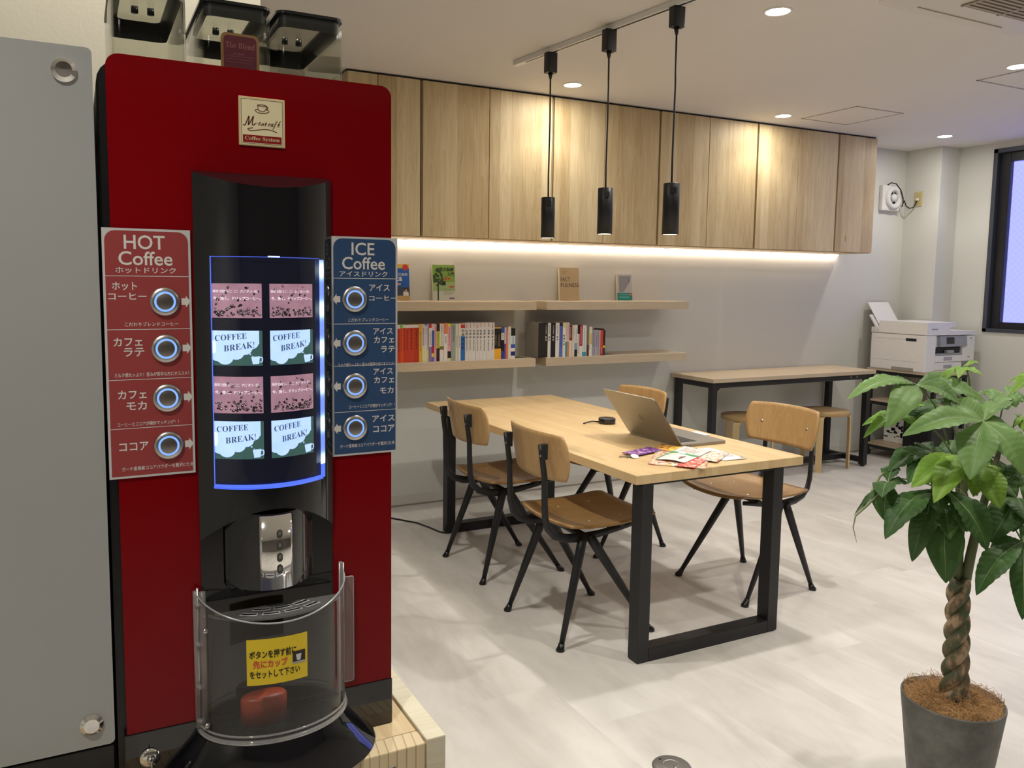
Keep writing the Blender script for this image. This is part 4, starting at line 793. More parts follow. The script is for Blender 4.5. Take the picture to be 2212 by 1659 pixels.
rows = [(1.467, 1.421, 0), (1.404, 1.357, 1), (1.342, 1.292, 0), (1.281, 1.229, 1)]
for ri, (zt, zb, kind) in enumerate(rows):
    for ci, (xa, xb) in enumerate(((.1605, .2215), (.2315, .2945))):
        b = MB(); W_ = xb-xa; H_ = zt-zb
        Q = lambda o: (lambda u, v: (xa+u*W_, yd(xa+u*W_, .0022+o), zb+v*H_))
        def poly(pts, o, m): b.face(pts, Q(o), m)
        def disc(u, v, ru, m, o, n=14, rv=None, rot=0):
            rv = rv or ru; poly([(u+(ru*math.cos(a)*math.cos(rot)-rv*math.sin(a)*math.sin(rot))/W_, v+(ru*math.cos(a)*math.sin(rot)+rv*math.sin(a)*math.cos(rot))/H_) for a in [2*PI*i/n for i in range(n)]], o, m)
        if kind == 0:
            b.grid(lambda u, v: Q(0)(u, v), 12, 1, M_PINKC); rr = random.Random(ri*7+ci)
            for i in range(70):
                if i < 58: u, v = rr.uniform(.05, .97), abs(rr.gauss(0, .14))+.06
                else: u, v = rr.uniform(.1, .95), rr.uniform(.45, .98)
                if v > .95: continue
                s = rr.uniform(.0010, .0018); rot = rr.uniform(0, 3.1); disc(min(max(u, .05), .95), v, s*1.35, rr.choice(M_BEAN), .0002+.000004*i, 10, s, rot)
                if rr.random() < .45: disc(min(max(u, .05), .95)+.004, v+.012, s*.4, M_BEANHI, .0005+.000003*i, 6)
            b.text('鮮度にこだわる', Q(.0009), .47, .775, M_CWHITE, h=.085, w=.90, res=2); b.text('今、挽く。ドリップコーヒー。', Q(.0009), .50, .57, M_CWHITE, h=.10, w=.94, bold=.02, res=2)
        else:
            b.grid(lambda u, v: Q(0)(u, v), 12, 1, M_GRN); k = 0
            CB = ((.10, .30, .0085), (.24, .24, .0100), (.46, .38, .0098), (.64, .50, .0088), (.78, .66, .0085), (.84, .88, .0065))
            def low(u): return max(0.02, min([.62]+[cv-math.sqrt(max(0, r_*r_-((u-cu)*W_)**2))/H_ for cu, cv, r_ in CB if abs(u-cu)*W_ < r_]))
            b.grid(lambda u, v: Q(.0004)(.93*u, low(.93*u)+(1-low(.93*u))*v), 60, 1, M_CLOUD, smooth=False)
            if ci == 0: poly([(0, .34), (.05, .36), (.07, .5), (.06, .68), (0, .72)], .0006, M_CLOUDHOT)  # hot spot of the display's light painted on the left card's cloud
            # lettering with small serifs, rising to the right
            def SP(o, du, dv, sl): return lambda u, v: Q(o)(du+u/W_, dv+(v+u*sl)/H_)
            b.text(serif('COFFEE'), SP(.0012, .36, .82, .10), 0, 0, M_CDARK, h=.0078, w=.038, bold=-.005, res=2); b.text(serif('BREAK!'), SP(.0012, .52, .55, .16), 0, 0, M_CDARK, h=.0082, w=.037, bold=-.005, res=2)
            disc(.74, .33, .0011, M_CLOUD, .0005, 10); disc(.79, .27, .0007, M_CLOUD, .0005, 8)
            poly([(.76, .25), (.94, .27), (.92, .05), (.79, .04)], .0006, M_CLOUD); stroke(b, Q(.0006), [(.935, .23), (.985, .23), (.985, .12), (.93, .10)], .012, M_CLOUD)
        part('display_card', b, dsp, ('pink coffee bean card in the ' if kind == 0 else 'white cloud card in the ')+('left' if ci == 0 else 'right')+' display column')
# ---- dispenser under the column
yq = lambda x: MY-.012-.040*max(0, 1-((x-.236)/.062)**2)
b = MB(); b.box(.142, .330, MY-.0035, MY-.0021, .852, 1.13, M_BLKGLOSS)
b.grid(lambda u, v: (.174+.124*u, yq(.174+.124*u), 1.043+(1.150-1.043)*v), 30, 1, M_BLKGLOSS)
b.prism([(.174+.124*i/24, yq(.174+.124*i/24)) for i in range(25)]+[(.298, MY-.004), (.174, MY-.004)], lambda u, v, a: (u, v, a), 1.042, 1.0435, M_BLKGLOSS); part('dispenser', b, t)
b = MB(); b.grid(lambda u, v: (.214+.046*u, yq(.214+.046*u)-.0035, 1.043+(1.1485-1.043)*v), 14, 1, M_CHROME, (0, .003, 0)); ch = part('chrome_plate', b, t, 'chrome plate with four oval holes')
b = MB()
for i in range(4):
    z = 1.122-i*.0168
    poly_ = rrect(.2365, .2445, z-.0062, z+.0062, .0038, 5); b.face(poly_, lambda u, v: (u, yq(u)-.0040, v), pm('slot_dark', (.06, .06, .055), .3)); 
    b.face(rrect(.2385, .2425, z-.002, z+.004, .0018, 4), lambda u, v: (u, yq(u)-.0044, v), pm('slot_grey', (.28, .28, .27), .25, .6))
part('oval_hole', b, ch)
# ---- cup station: clear curved door, drip tray, skirt
A_, B_ = .106, .080
M_DOOR = clear('cup_door_plastic', (.93, .92, .91), 1.4, .03, 1.3, .03); M_HINGE = clear('hinge_plastic', (.9, .89, .88), 1.5, .05, 1.5, .22)
def el(a, s=1.0, ox=0): return (.241+ox+A_*s*math.cos(a), MY-B_*s*math.sin(a))
b = MB()
top = lambda a: 1.035-.030*math.sin(a)**1.5
b.grid(lambda u, v: (el(PI*(1-u))[0], el(PI*(1-u))[1], .836+(top(PI*(1-u))-.836)*v), 40, 4, M_DOOR, None)
for (s_, z_, r_) in ((1.0, .837, .0035), (1.0, .846, .0015)): b.tube([(el(PI*i/30, s_)[0], el(PI*i/30, s_)[1], z_) for i in range(31)], r_, M_HINGE, 8)
b.tube([(el(PI*i/30)[0], el(PI*i/30)[1], top(PI*i/30)) for i in range(31)], .0013, pm('clear_edge', (.50, .50, .51), .12, .3), 6)
b.tube([(el(PI*i/30)[0], el(PI*i/30)[1], .834) for i in range(31)], .0012, pm('clear_edge', (.50, .50, .51), .12, .3), 6)
door = part('cup_door', b, t, 'clear curved plastic cup door')
b = MB(); cr_ = [el(PI*(.13+.74*i/24), .97) for i in range(25)]
b.prism(cr_, lambda u, v, a: (u, v, a), 1.010, 1.013, clear('smoke_plastic', (.55, .56, .58), 1.5, .05, 1.4, .10)); pl = part('slotted_cap', b, door)
b = MB(); rim = pm('slot_rim', (.62, .63, .65), .12, .3)
for (fr, n0, n1, cnt) in ((.80, .27, .73, 4), (.60, .26, .70, 3)):
    for i in range(cnt):
        a0 = PI*(n0+(n1-n0)*i/cnt+.012); a1 = PI*(n0+(n1-n0)*(i+1)/cnt-.012)
        for (e, z, m) in ((.0, 1.0136, rim), (.014, 1.0140, M_BLKSAT)):
            aa0, aa1 = a0+e*1.2, a1-e*1.2; o_ = [el(aa0+(aa1-aa0)*k_/6, fr+.055-e*2.2) for k_ in range(7)]+[el(aa1-(aa1-aa0)*k_/6, fr-.055+e*2.2) for k_ in range(7)]
            b.face(o_, lambda u, v, z=z: (u, v, z), m)
part('air_slot', b, pl)
b = MB()
for x, y in ((.134, MY-.006), (.142, MY-.012)): b.tube([(x, y, .842), (x, y, 1.040)], .0042, M_HINGE, 10)
for z in (.85, .90, .962, 1.02): b.tube([(.138, MY-.009, z), (.138, MY-.009, z+.005)], .0066, M_HINGE, 10)
b.tube([(.136, MY-.008, .836), (.136, MY-.008, 1.045)], .0022, pm('hinge_pin', (.45, .45, .46), .15, .8), 8); part('hinge', b, door)
b = MB(); b.box(.3385, .3445, MY-.012, MY-.004, .852, 1.052, M_HINGE, .001, 1)
for x in (.3385, .3445): b.tube([(x, MY-.012, .852), (x, MY-.012, 1.052)], .0009, pm('clear_edge', (.50, .50, .51), .12, .3), 6)
b.prism(rrect(.346, .3615, .862, 1.027, .003), PX, MY-.008, MY-.0055, clear('handle_plastic', (.95, .92, .92), 1.4, .05, 1.2, .12)); e_ = rrect(.346, .3615, .862, 1.027, .003); b.tube([(u, MY-.0068, v) for u, v in e_]+[(e_[0][0], MY-.0068, e_[0][1])], .0007, pm('clear_edge', (.50, .50, .51), .12, .3), 6); part('door_handle', b, door)
b = MB()
for z in (.853, .990): a = PI*.88; b.lathe([(0, .003), (.003, .003), (.004, 0)], (el(a)[0], el(a)[1], z), M_STEEL, 14, Matrix.Rotation(PI/2, 3, 'X'))
part('door_stud', b, door)
# yellow sticker on the clear door
st = MB(); Y_ = flat(236, 206, 44, .5); sx0, sx1, sz0, sz1 = .190, .272, .920, .985
yl = lambda x, o: MY-B_*math.sqrt(max(0, 1-((x-.241)/A_)**2))-o
PS = lambda o: (lambda u, v: (u, yl(u, o), v))
st.grid(lambda u, v: (sx0+(sx1-sx0)*u, yl(sx0+(sx1-sx0)*u, .0008), sz0+(sz1-sz0)*v), 14, 1, Y_, smooth=False)
kk = flat(24, 22, 18); rr_ = flat(214, 84, 62)
st.text('ボタンを押す前に', PS(.0013), .2245, .9635, kk, h=.0115, w=.063, bold=.02, res=2); st.text('先にカップ', PS(.0013), .2205, .9495, rr_, h=.0115, w=.046, bold=.03, res=2); st.text('をセットして下さい', PS(.0013), .2270, .9350, kk, h=.0105, w=.067, bold=.02, res=2)
rect(st, PS(.0014), .2505, .2685, .945, .961, flat(48, 40, 42)); st.face([(.2565, .9475), (.2615, .9475), (.2630, .9565), (.2550, .9565)], PS(.0017), flat(220, 218, 214)); rect(st, PS(.0015), .2505, .2685, .943, .946, flat(176, 174, 170))
part('cup_sticker', st, door, 'yellow sticker with black and red lettering')
b = MB(); b.prism([el(PI*i/30, .95) for i in range(31)], lambda u, v, a: (u, v, a), .820, .838, M_BLKSAT)
for i in range(11):
    for j in range(7):
        x = .165+i*.0150+(j % 2)*.0075; y = MY-.010-j*.0100; q = ((x-.241)/A_)**2+((MY-y)/B_)**2
        if q < .80: b.face([(x+.0038*math.cos(a), y+.0028*math.sin(a)) for a in [2*PI*k_/12 for k_ in range(12)]], lambda u, v: (u, v, .8383), pm('tray_hole', (.0015, .0015, .0015), .8))
b.face([(.241+.013*math.cos(a), MY-.045+.010*math.sin(a)) for a in [2*PI*k_/20 for k_ in range(20)]], lambda u, v: (u, v, .8386), pm('tray_hole', (.0015, .0015, .0015), .8)); part('drip_tray', b, t)
b = MB(); b.lathe([(.0, .040), (.030, .040), (.033, .036), (.033, 0), (.028, 0), (.028, .02)], (.222, MY-.022, .8390), pm('orange_plastic', (.36, .05, .014), .4), 30, Matrix.Scale(.5, 3, (0, 1, 0)))
single('orange_cup_ring', b, 'orange plastic ring lying inside the clear cup door', 'ring')
b = MB()
def sk(u, v):
    a = PI*(1-u); s = v**1.3; A2 = A_*1.01+(.153-A_)*s; B2 = B_*1.01+(.112-B_)*s; return (.239+A2*math.cos(a), MY-.002-B2*math.sin(a), .835-.059*v)
b.grid(sk, 40, 6, M_BLKGLOSS); b.face([(sk(i/40, 1)[0], sk(i/40, 1)[1]) for i in range(41)], lambda u, v: (u, v, .7762), M_BLKSAT)
part('base_skirt', b, t)
b = MB(); Rl = Matrix.Rotation(PI/2, 3, 'X'); b.lathe([(0, .004), (.006, .004), (.013, .0025), (.0135, 0)], (.069, MY-.0022, .811), M_CHROME, 32, Rl); b.lathe([(0, .012), (.005, .012), (.0055, .004)], (.070, MY-.0022, .811), M_STEEL, 20, Rl); b.box(.0688, .0708, MY-.026, MY-.010, .797, .817, M_STEEL, .0006, 1); part('lock', b, t, 'round chrome lock with key')
# ---- signs with buttons
M_SIGNW = pm('sign_white', (.62, .62, .62), .45)
def sign(x0, x1, z0, z1, col, rows_, lines, title, sub, hot):
    y = MY-.0036; b = MB(); b.box(x0, x1, y, y+.0016, z0, z1, M_SIGNW)
    fc = flat(*col, rough=.5); b.face(rrect(x0+.003, x1-.003, z0+.003, z1-.003, [0, .013, .013, 0]), PF(y-.0002), fc)
    wt = flat(226, 222, 218, .5); T = PF(y-.0005); W_ = x1-x0; cx = (x0+x1)/2-.003; H_ = z1-z0
    for f in lines: rect(b, T, x0+.003, x1-.003, z1-H_*f-.0004, z1-H_*f+.0004, wt)
    b.text(title, T, cx, z1-.0175, wt, h=.0185, maxw=.05, bold=.012); b.text('Coffee', T, cx+.001, z1-.0385, wt, h=.0182, w=.066, bold=.012); b.text(sub, T, cx+.001, z1-.0540, wt, h=.0080, w=.074, bold=.012, res=2)
    btn = []
    for (f, words, cap, capf, al) in rows_:
        zc = z1-H_*f; xb = (x1-.034 if hot else x0+.034); btn.append((xb, zc))
        xa = (x1-.0005 if hot else x0+.0005); s = -1 if hot else 1
        b.face([(xa+s*p, zc+q) for p, q in ((0.001, 0), (.007, -.008), (.007, -.0045), (.0125, -.0045), (.0125, .0045), (.007, .0045), (.007, .008))], T, wt)
        for (s_, u, fv, h, ml) in words: b.text(s_, T, x0+W_*u, z1-H_*fv, wt, h=h, w=ml, bold=.018, res=2)
        b.text(cap, T, x0+W_*al, z1-H_*capf, wt, h=.0056, w=capw.get(cap)*(1 if hot else .95), bold=.01, res=1)
    return b, btn
capw = {'こだわりブレンドコーヒー': .066, 'ミルク感たっぷり！苦みが苦手な方にオススメ！': .092, 'コーヒーとココアが絶妙マッチング！！': .076, 'ガーナ産高級ココアパウダーを贅沢に使用': .090}
C4 = list(capw)
hb, hbt = sign(.030, .138, 1.2075, 1.537, (156, 62, 62), [
 (.288, [('ホット', .235, .227, .0105, .030), ('コーヒー', .265, .267, .0088, .046)], C4[0], .378, .53), (.478, [('カフェ', .255, .448, .0115, .035), ('ラテ', .32, .490, .0115, .025)], C4[1], .581, .52),
 (.680, [('カフェ', .285, .660, .0115, .035), ('モカ', .33, .706, .0115, .025)], C4[2], .780, .46), (.876, [('ココア', .285, .872, .0115, .036)], C4[3], .962, .56)], (.187, .399, .60, .797), 'HOT', 'ホットドリンク', True)
hs = part('hot_drink_sign', hb, t, 'red hot drink sign with white lettering')
ib, ibt = sign(.3315, .4335, 1.2120, 1.5365, (44, 76, 118), [
 (.281, [('アイス', .72, .228, .0105, .032), ('コーヒー', .775, .276, .0075, .044)], C4[0], .375, .55), (.480, [('アイス', .775, .428, .0098, .031), ('カフェ', .79, .468, .0098, .032), ('ラテ', .85, .513, .0098, .022)], C4[1], .580, .52),
 (.677, [('アイス', .775, .615, .0098, .031), ('カフェ', .79, .655, .0098, .032), ('モカ', .83, .705, .0098, .022)], C4[2], .774, .60), (.871, [('アイス', .78, .836, .0105, .036), ('ココア', .785, .886, .0105, .034)], C4[3], .955, .53)], (.187, .393, .584, .796), 'ICE', 'アイスドリンク', False)
isg = part('iced_drink_sign', ib, t, 'blue iced drink sign with white lettering')
M_RING = glow('button_ring_glow', (.17, .34, 1.0), 1.0)
nmb = ('top', 'second', 'third', 'bottom')
for sgn, bts, lb in ((hs, hbt, 'hot'), (isg, ibt, 'iced')):
    for i, (x, z) in enumerate(bts):
        b = MB(); y = MY-.0038; R9 = Matrix.Rotation(PI/2, 3, 'X')
        b.lathe([(.0190, 0), (.0190, .003), (.0180, .0046), (.0135, .0052)], (x, y, z), M_STEEL, 40, R9); b.lathe([(.0135, .0050), (.0108, .0050)], (x, y, z), M_RING, 40, R9); b.lathe([(.0108, .0052), (.010, .0056), (0, .0056)], (x, y, z), pm('button_steel', (.36, .34, .32), .34, 1.0), 36, R9)
        part('button', b, sgn, nmb[i]+' steel button with a blue light ring on the '+lb+' side')
# ================================================================== bean canisters on top
M_LID = clear('smoked_lid', (.84, .84, .80), 1.2, .1); M_LIDD = pm('lid_dark', (.018, .020, .020), .2)
M_CAN = clear('canister_plastic', (.90, .90, .87), 1.28, .03)
def canister(x0, x1, zt, label, sticker=False):
    t = thing('bean_canister', label, 'canister', ((x0+x1)/2, 1.31, 1.753), group='clear canisters on top of the coffee machine')
    ya, yb, z0 = 1.195, 1.43, 1.753; ol = rrect(x0, x1, ya, yb, .014, 6); il = rrect(x0+.0025, x1-.0025, ya+.0025, yb-.0025, .0115, 6)
    b = MB(); n = len(ol)
    for o in (ol, il): b.add([(u, v, z0+.001) for u, v in o]+[(u, v, zt-.012) for u, v in o], [(i, (i+1) % n, n+(i+1) % n, n+i) for i in range(n)], M_CAN, True)
    b.face(ol, lambda u, v: (u, v, z0+.001), M_CAN); part('container', b, t)
    b = MB(); o1 = rrect(x0-.001, x1+.001, ya-.001, yb+.001, .015, 6); o2 = rrect(x0+.016, x1-.016, ya+.03, yb-.03, .012, 6)
    for z_ in (zt-.004, zt): b.add([(u, v, z_) for u, v in o1]+[(u, v, z_) for u, v in o2], [(i, (i+1) % n, n+(i+1) % n, n+i) for i in range(n)], M_LIDD)
    b.add([(u, v, zt-.004) for u, v in o1]+[(u, v, zt) for u, v in o1], [(i, (i+1) % n, n+(i+1) % n, n+i) for i in range(n)], M_LIDD, True)
    b.prism(o2, lambda u, v, a: (u, v, a), zt-.003, zt-.001, M_LID)
    l2 = rrect(x0+.004, x1-.004, ya+.004, yb-.004, .012, 6); b.add([(u, v, zt-.022) for u, v in l2]+[(u, v, zt-.004) for u, v in l2], [(i, (i+1) % n, n+(i+1) % n, n+i) for i in range(n)], pm('lid_skirt', (.045, .05, .05), .25), True)
    for q in (-.010, .012): b.cyl(((x0+x1)/2+q, 1.32, zt-.012), ((x0+x1)/2+q, 1.32, zt-.003), .005, M_LIDD)
    part('lid', b, t, 'dark smoked lid')
    if sticker:
        b = MB(); P = PF(ya-.0006); g = flat(150, 116, 74); mr = flat(98, 38, 50); xa, xb, za, zb = .190, .243, 1.757, 1.815
        b.face(rrect(xa, xb, za, zb, .008), P, g); P = PF(ya-.0009); b.face(rrect(xa+.004, xb-.004, za+.0035, zb-.0035, .006), P, mr); P = PF(ya-.0012)
        gg = flat(150, 96, 90); b.text(serif('The Blend'), P, (xa+xb)/2, zb-.0165, gg, h=.0080, w=.040, shear=.1); b.text('ザ・ブレンド', P, (xa+xb)/2-.002, zb-.028, flat(196, 150, 140), h=.0028, w=.013, res=1)
        for i in range(3): rect(b, P, xa+.008, xb-.008, za+.0175+i*.004, za+.0190+i*.004, flat(112, 62, 66))
        b.text('〜', P, xa+.010, za+.0085, flat(206, 160, 160), h=.001, w=.003, res=1)
        for i in range(14): rect(b, P, xa+.012+i*.0021, xa+.0134+i*.0021, za+.0075, za+.0095, flat(206, 160, 160))
        part('blend_label', b, t, 'maroon label with gold border')
canister(.052, .146, 1.872, 'clear canister at the left on the coffee machine, cut by the top edge')
canister(.166, .2605, 1.8575, 'clear middle canister with a maroon label on the coffee machine', True)
canister(.270, .3675, 1.8575, 'clear canister at the right on the coffee machine, without a label')
# ================================================================== grey fronted cabinet beside it
t = thing('dispenser_cabinet', 'tall cabinet with a grey glass front held by metal caps, left of the coffee machine', 'cabinet', (-.18, 1.42, .775))
M_GLASSG = pm('grey_back_painted_glass', (.40, .41, .405), .22, coat=.5, var=.02, vs=6)
b = MB(); b.box(-.40, .0225, MY+.0145, 1.66, .776, 1.735, M_BLKSAT, .004); b.box(-.39, .025, MY+.004, MY+.0145, .776, .838, M_BLKSAT, .001, 1); part('body', b, t)
b = MB(); b.prism(rrect(-.39, .026, .8425, 1.7595, .007), PX, MY, MY+.006, M_GLASSG); part('front_panel', b, t, 'grey glass front')
for x, z in ((-.006, 1.728), (-.002, .876), (-.36, 1.728), (-.36, .876)):
    b = MB(); Rl = Matrix.Rotation(PI/2, 3, 'X'); b.lathe([(.0, .0075), (.0095, .0078), (.0095, .0072), (.0145, .0035), (.0145, 0)], (x, MY, z), M_CHROME, 36, Rl, smooth=False); part('standoff_cap', b, t)
# ================================================================== wooden stand
t = thing('wooden_stand', 'raw pine stand under the red coffee machine', 'stand', (.04, 1.40, 0))
def plank(name, x0, x1, y0, y1, z0, z1, m=M_CRATE): 
    b = MB(); b.box(x0, x1, y0, y1, z0, z1, m, .002, 2); return part(name, b, t)
def comb():
    m, tt, bs, L = nt('pine_growth_rings'); N = tt.nodes; tc = N.new('ShaderNodeTexCoord'); mp = N.new('ShaderNodeMapping'); mp.inputs['Scale'].default_value = (1, .55, .0); mp.inputs['Rotation'].default_value = (0, 0, .25); L.new(tc.outputs['Object'], mp.inputs['Vector'])
    wv = N.new('ShaderNodeTexWave'); wv.wave_profile = 'SAW'; wv.inputs['Scale'].default_value = 22; wv.inputs['Distortion'].default_value = 2.2; wv.inputs['Detail'].default_value = 1; wv.inputs['Detail Scale'].default_value = .6; L.new(mp.outputs[0], wv.inputs['Vector'])
    cr = N.new('ShaderNodeValToRGB'); L.new(wv.outputs['Fac'], cr.inputs[0]); e = cr.color_ramp.elements; e[0].color = (.40, .26, .12, 1); e[1].color = (.74, .60, .38, 1); q = e.new(.2); q.color = (.76, .63, .41, 1)
    L.new(cr.outputs[0], bs.inputs['Base Color']); bs.inputs['Roughness'].default_value = .65; bp = N.new('ShaderNodeBump'); bp.inputs['Strength'].default_value = .8; bp.inputs['Distance'].default_value = .003; L.new(wv.outputs['Fac'], bp.inputs['Height']); L.new(bp.outputs['Normal'], bs.inputs['Normal']); return m
M_RINGS = comb()
for x0, x1 in ((-.45, -.20), (-.198, .10), (.102, .452)): plank('top_board', x0, x1, 1.112, 1.72, .745, .775)
for z0, z1 in ((.40, .7745), (.03, .395)):
    f = plank('front_board', -.45, .453, 1.074, 1.1115, z0, z1, M_RINGS)
    for x in (.40, -.40):
        b = MB(); b.lathe([(0, .0015), (.0045, .0018), (.0052, .0006), (.0052, 0)], (x, 1.0742, z1-.028), M_STEEL, 18, Matrix.Rotation(PI/2, 3, 'X')); b.face([(x+.002*math.cos(a), z1-.028+.002*math.sin(a)) for a in [2*PI*i/10*2.0 for i in range(5)]], lambda u, v: (u, 1.0718, v), M_BLKSAT); part('screw', b, f)
plank('side_board', .4545, .487, 1.076, 1.72, .03, .778, wood('pale_pine', (.62, .55, .38), (.86, .82, .66), 'X', 0, 'X', 0, .45, .6, rand=0)); plank('side_board', -.485, -.4525, 1.076, 1.72, .03, .778); plank('back_board', -.45, .453, 1.70, 1.72, .03, .744)
for x in (-.46, .42):
    for y in (1.10, 1.66): b = MB(); b.box(x, x+.04, y, y+.04, 0, .03, M_BLKSAT); part('foot', b, t)
# ================================================================== things on the table
M_LAPT = pm('space_grey_aluminium', (.30, .29, .275), .38, .75, var=.03)
LX0, LX1, LY0, LY1 = 2.385, 2.648, 2.755, 3.135
t = thing('laptop', 'open grey laptop on the table seen from behind its screen', 'laptop', ((LX0+LX1)/2, (LY0+LY1)/2, TZ))
PZ = lambda u, v, a: (u, v, a)
b = MB(); b.prism(rrect(LX0, LX1, LY0, LY1, .012), PZ, TZ+.0015, TZ+.0135, M_LAPT, True)
for y in (LY0-.0004,): 
    for x in (LX0+.028, LX0+.044): b.box(x, x+.008, y, y+.001, TZ+.006, TZ+.009, M_BLKSAT)
b.box(LX0+.02, LX1-.02, LY0+.02, LY1-.02, TZ, TZ+.0015, M_BLKSAT); part('base', b, t)
b = MB(); b.box(LX0+.022, LX0+.128, LY0+.045, LY1-.045, TZ+.0134, TZ+.0137, M_BLKSAT)
for r in range(6):
    for c in range(14): x = LX0+.024+r*.0172; y = LY0+.048+c*.0204; b.box(x, x+.0155, y, y+.0185, TZ+.0137, TZ+.0146, pm('key_black', (.02, .02, .022), .5))
part('keyboard', b, t)
b = MB(); b.box(LX0+.140, LX1-.018, LY0+.115, LY1-.115, TZ+.0135, TZ+.0137, pm('trackpad', (.26, .255, .245), .3, .6)); part('trackpad', b, t)
ang = math.radians(37); ca, sa = math.cos(ang), math.sin(ang); hx, hz = LX0+.004, TZ+.012
def PL(u, v, d): return (hx-v*sa-d*ca, u, hz+v*ca-d*sa)      # u along the hinge, v up the screen, d towards the back
b = MB(); b.prism(rrect(LY0, LY1, .0, .272, [.004, .014, .014, .004]), PL, 0, .0052, M_LAPT, True); lid = part('screen_lid', b, t)
b = MB(); b.face(rrect(LY0+.004, LY1-.004, .008, .267, .008), lambda u, v: PL(u, v, -.0006), pm('screen_black', (.012, .012, .014), .12)); part('screen', b, lid)
b = MB(); lm = pm('emblem_mirror', (.20, .195, .19), .12, .9); yc, vc = (LY0+LY1)/2, .131; ap = []
for i in range(40):
    a = 2*PI*i/40; r = .017*(1+.10*math.cos(2*a)); px, py = r*math.cos(a), r*math.sin(a)*1.02
    if math.sin(a) > .8: py -= .0045*(math.sin(a)-.8)/.2
    if math.sin(a) < -.85: py += .0025*(-math.sin(a)-.85)/.15
    d = math.hypot(px-.021, py-.003)
    if d < .009: k_ = .009/d; px, py = .021+(px-.021)*k_, .003+(py-.003)*k_
    ap.append((yc-px, vc+py))
b.face(ap, lambda u, v: PL(u, v, .0056), lm); b.face([(yc-.0005, vc+.019), (yc-.004, vc+.021), (yc-.007, vc+.027), (yc-.003, vc+.0255)], lambda u, v: PL(u, v, .0056), lm); part('emblem', b, lid)
t = thing('usb_hub', 'round black hub with a short cable on the table behind the laptop', 'hub', (2.45, 3.41, TZ))
b = MB(); b.lathe([(0, TZ+.030), (.040, TZ+.030), (.044, TZ+.027), (.044, TZ+.003), (.041, TZ), (0, TZ)], (2.45, 3.41, 0), M_BLKSAT, 40)
for i in range(3): a = -2.3+i*.28; b.box(-.006, .006, -.0452, -.043, TZ+.010, TZ+.020, M_BLKGLOSS, M=Matrix.Translation((2.45, 3.41, 0)) @ Matrix.Rotation(a+PI/2, 4, 'Z'))
part('housing', b, t)
b = MB(); b.tube([(2.412, 3.432, TZ+.008), (2.385, 3.447, TZ+.010), (2.355, 3.452, TZ+.006), (2.325, 3.44, TZ+.004)], .0035, M_BLKSAT, 8); part('cable', b, t)
# ---- papers
def sheet_mat(name, base, blobs, sc_=40, txt=0):
    m, tt, bs, L = nt(name); N = tt.nodes; tc = N.new('ShaderNodeTexCoord'); vo = N.new('ShaderNodeTexVoronoi'); vo.inputs['Scale'].default_value = sc_; L.new(tc.outputs['Object'], vo.inputs['Vector'])
    sp = N.new('ShaderNodeSeparateXYZ'); L.new(vo.outputs['Color'], sp.inputs[0]); cr = N.new('ShaderNodeValToRGB'); cr.color_ramp.interpolation = 'CONSTANT'; L.new(sp.outputs[0], cr.inputs[0])
    e = cr.color_ramp.elements; e[0].color = tuple(base)+(1,); e[0].position = 0; e[1].color = tuple(srgb(*blobs[0]))+(1,); e[1].position = .5
    for i, c in enumerate(blobs[1:]): q = e.new(.5+.5*(i+1)/len(blobs)); q.color = tuple(srgb(*c))+(1,)
    L.new(cr.outputs[0], bs.inputs['Base Color']); bs.inputs['Roughness'].default_value = .35; return m
def paper(cx, cy, w_, h_, rot, z, m, wav=.0, back=None, thick=.0012, rise=None):
    b = MB(); c, s = math.cos(rot), math.sin(rot)
    def f(u, v):
        x, y = (u-.5)*w_, (v-.5)*h_; return (cx+x*c-y*s, cy+x*s+y*c, z+wav*math.sin(u*2.7+v*1.3)**2+(rise(u, v) if rise else 0))
    b.grid(f, 12, 12, m, (0, 0, thick)); return b, f
G4 = 'papers and leaflets on the table'
WB = srgb(226, 222, 214)
b, f = paper(2.235, 2.585, .225, .34, -.80, TZ+.0005, sheet_mat('magazine_cover', srgb(226, 200, 180), [(206, 90, 80), (230, 190, 110), (240, 236, 226), (150, 120, 110)], 95), .001, thick=.004); single('magazine', b, 'open colourful magazine at the bottom of the paper pile', 'magazine', G4)
b, f = paper(2.235, 2.50, .075, .26, -1.0, TZ+.0062, sheet_mat('red_flyer', srgb(206, 74, 66), [(226, 120, 110), (206, 74, 66), (240, 226, 216)], 110), .001); single('flyer', b, 'red flyer near the table front edge in the paper pile', 'flyer', G4)
b, f = paper(2.365, 2.545, .10, .20, -1.0, TZ+.0062, sheet_mat('pale_flyer', WB, [(206, 90, 84), (170, 176, 180), (226, 216, 150)], 120), .001); single('flyer', b, 'pale printed flyer at the right end of the paper pile', 'flyer', G4)
b, f = paper(2.325, 2.73, .13, .16, .55, TZ+.0062, sheet_mat('yellow_leaflet', srgb(236, 190, 84), [(226, 150, 60), (150, 100, 60), (210, 60, 70), (240, 206, 120)], 70), .002); single('leaflet', b, 'yellow leaflet behind the green striped leaflet', 'leaflet', G4)
M_GRS = flat(70, 150, 96, .4)
b, f = paper(2.265, 2.60, .125, .30, -1.10, TZ+.0095, pm('leaflet_white', (.70, .69, .66), .4), .006, thick=.0008); P = lambda u, v: tuple(Vector(f(u, v))+Vector((0, 0, .0014)))
def q4(b, P, u0, u1, v0, v1, m, n=6):
    b.grid(lambda u, v: P(u0+(u1-u0)*u, v0+(v1-v0)*v), n, n, m, smooth=False)
q4(b, P, 0, 1, .46, .56, M_GRS); q4(b, P, 0, .05, 0, .46, M_GRS); q4(b, P, .05, .12, .30, .46, flat(150, 190, 160))
P2 = lambda u, v: tuple(Vector(P(u, v))+Vector((0, 0, .0004)))
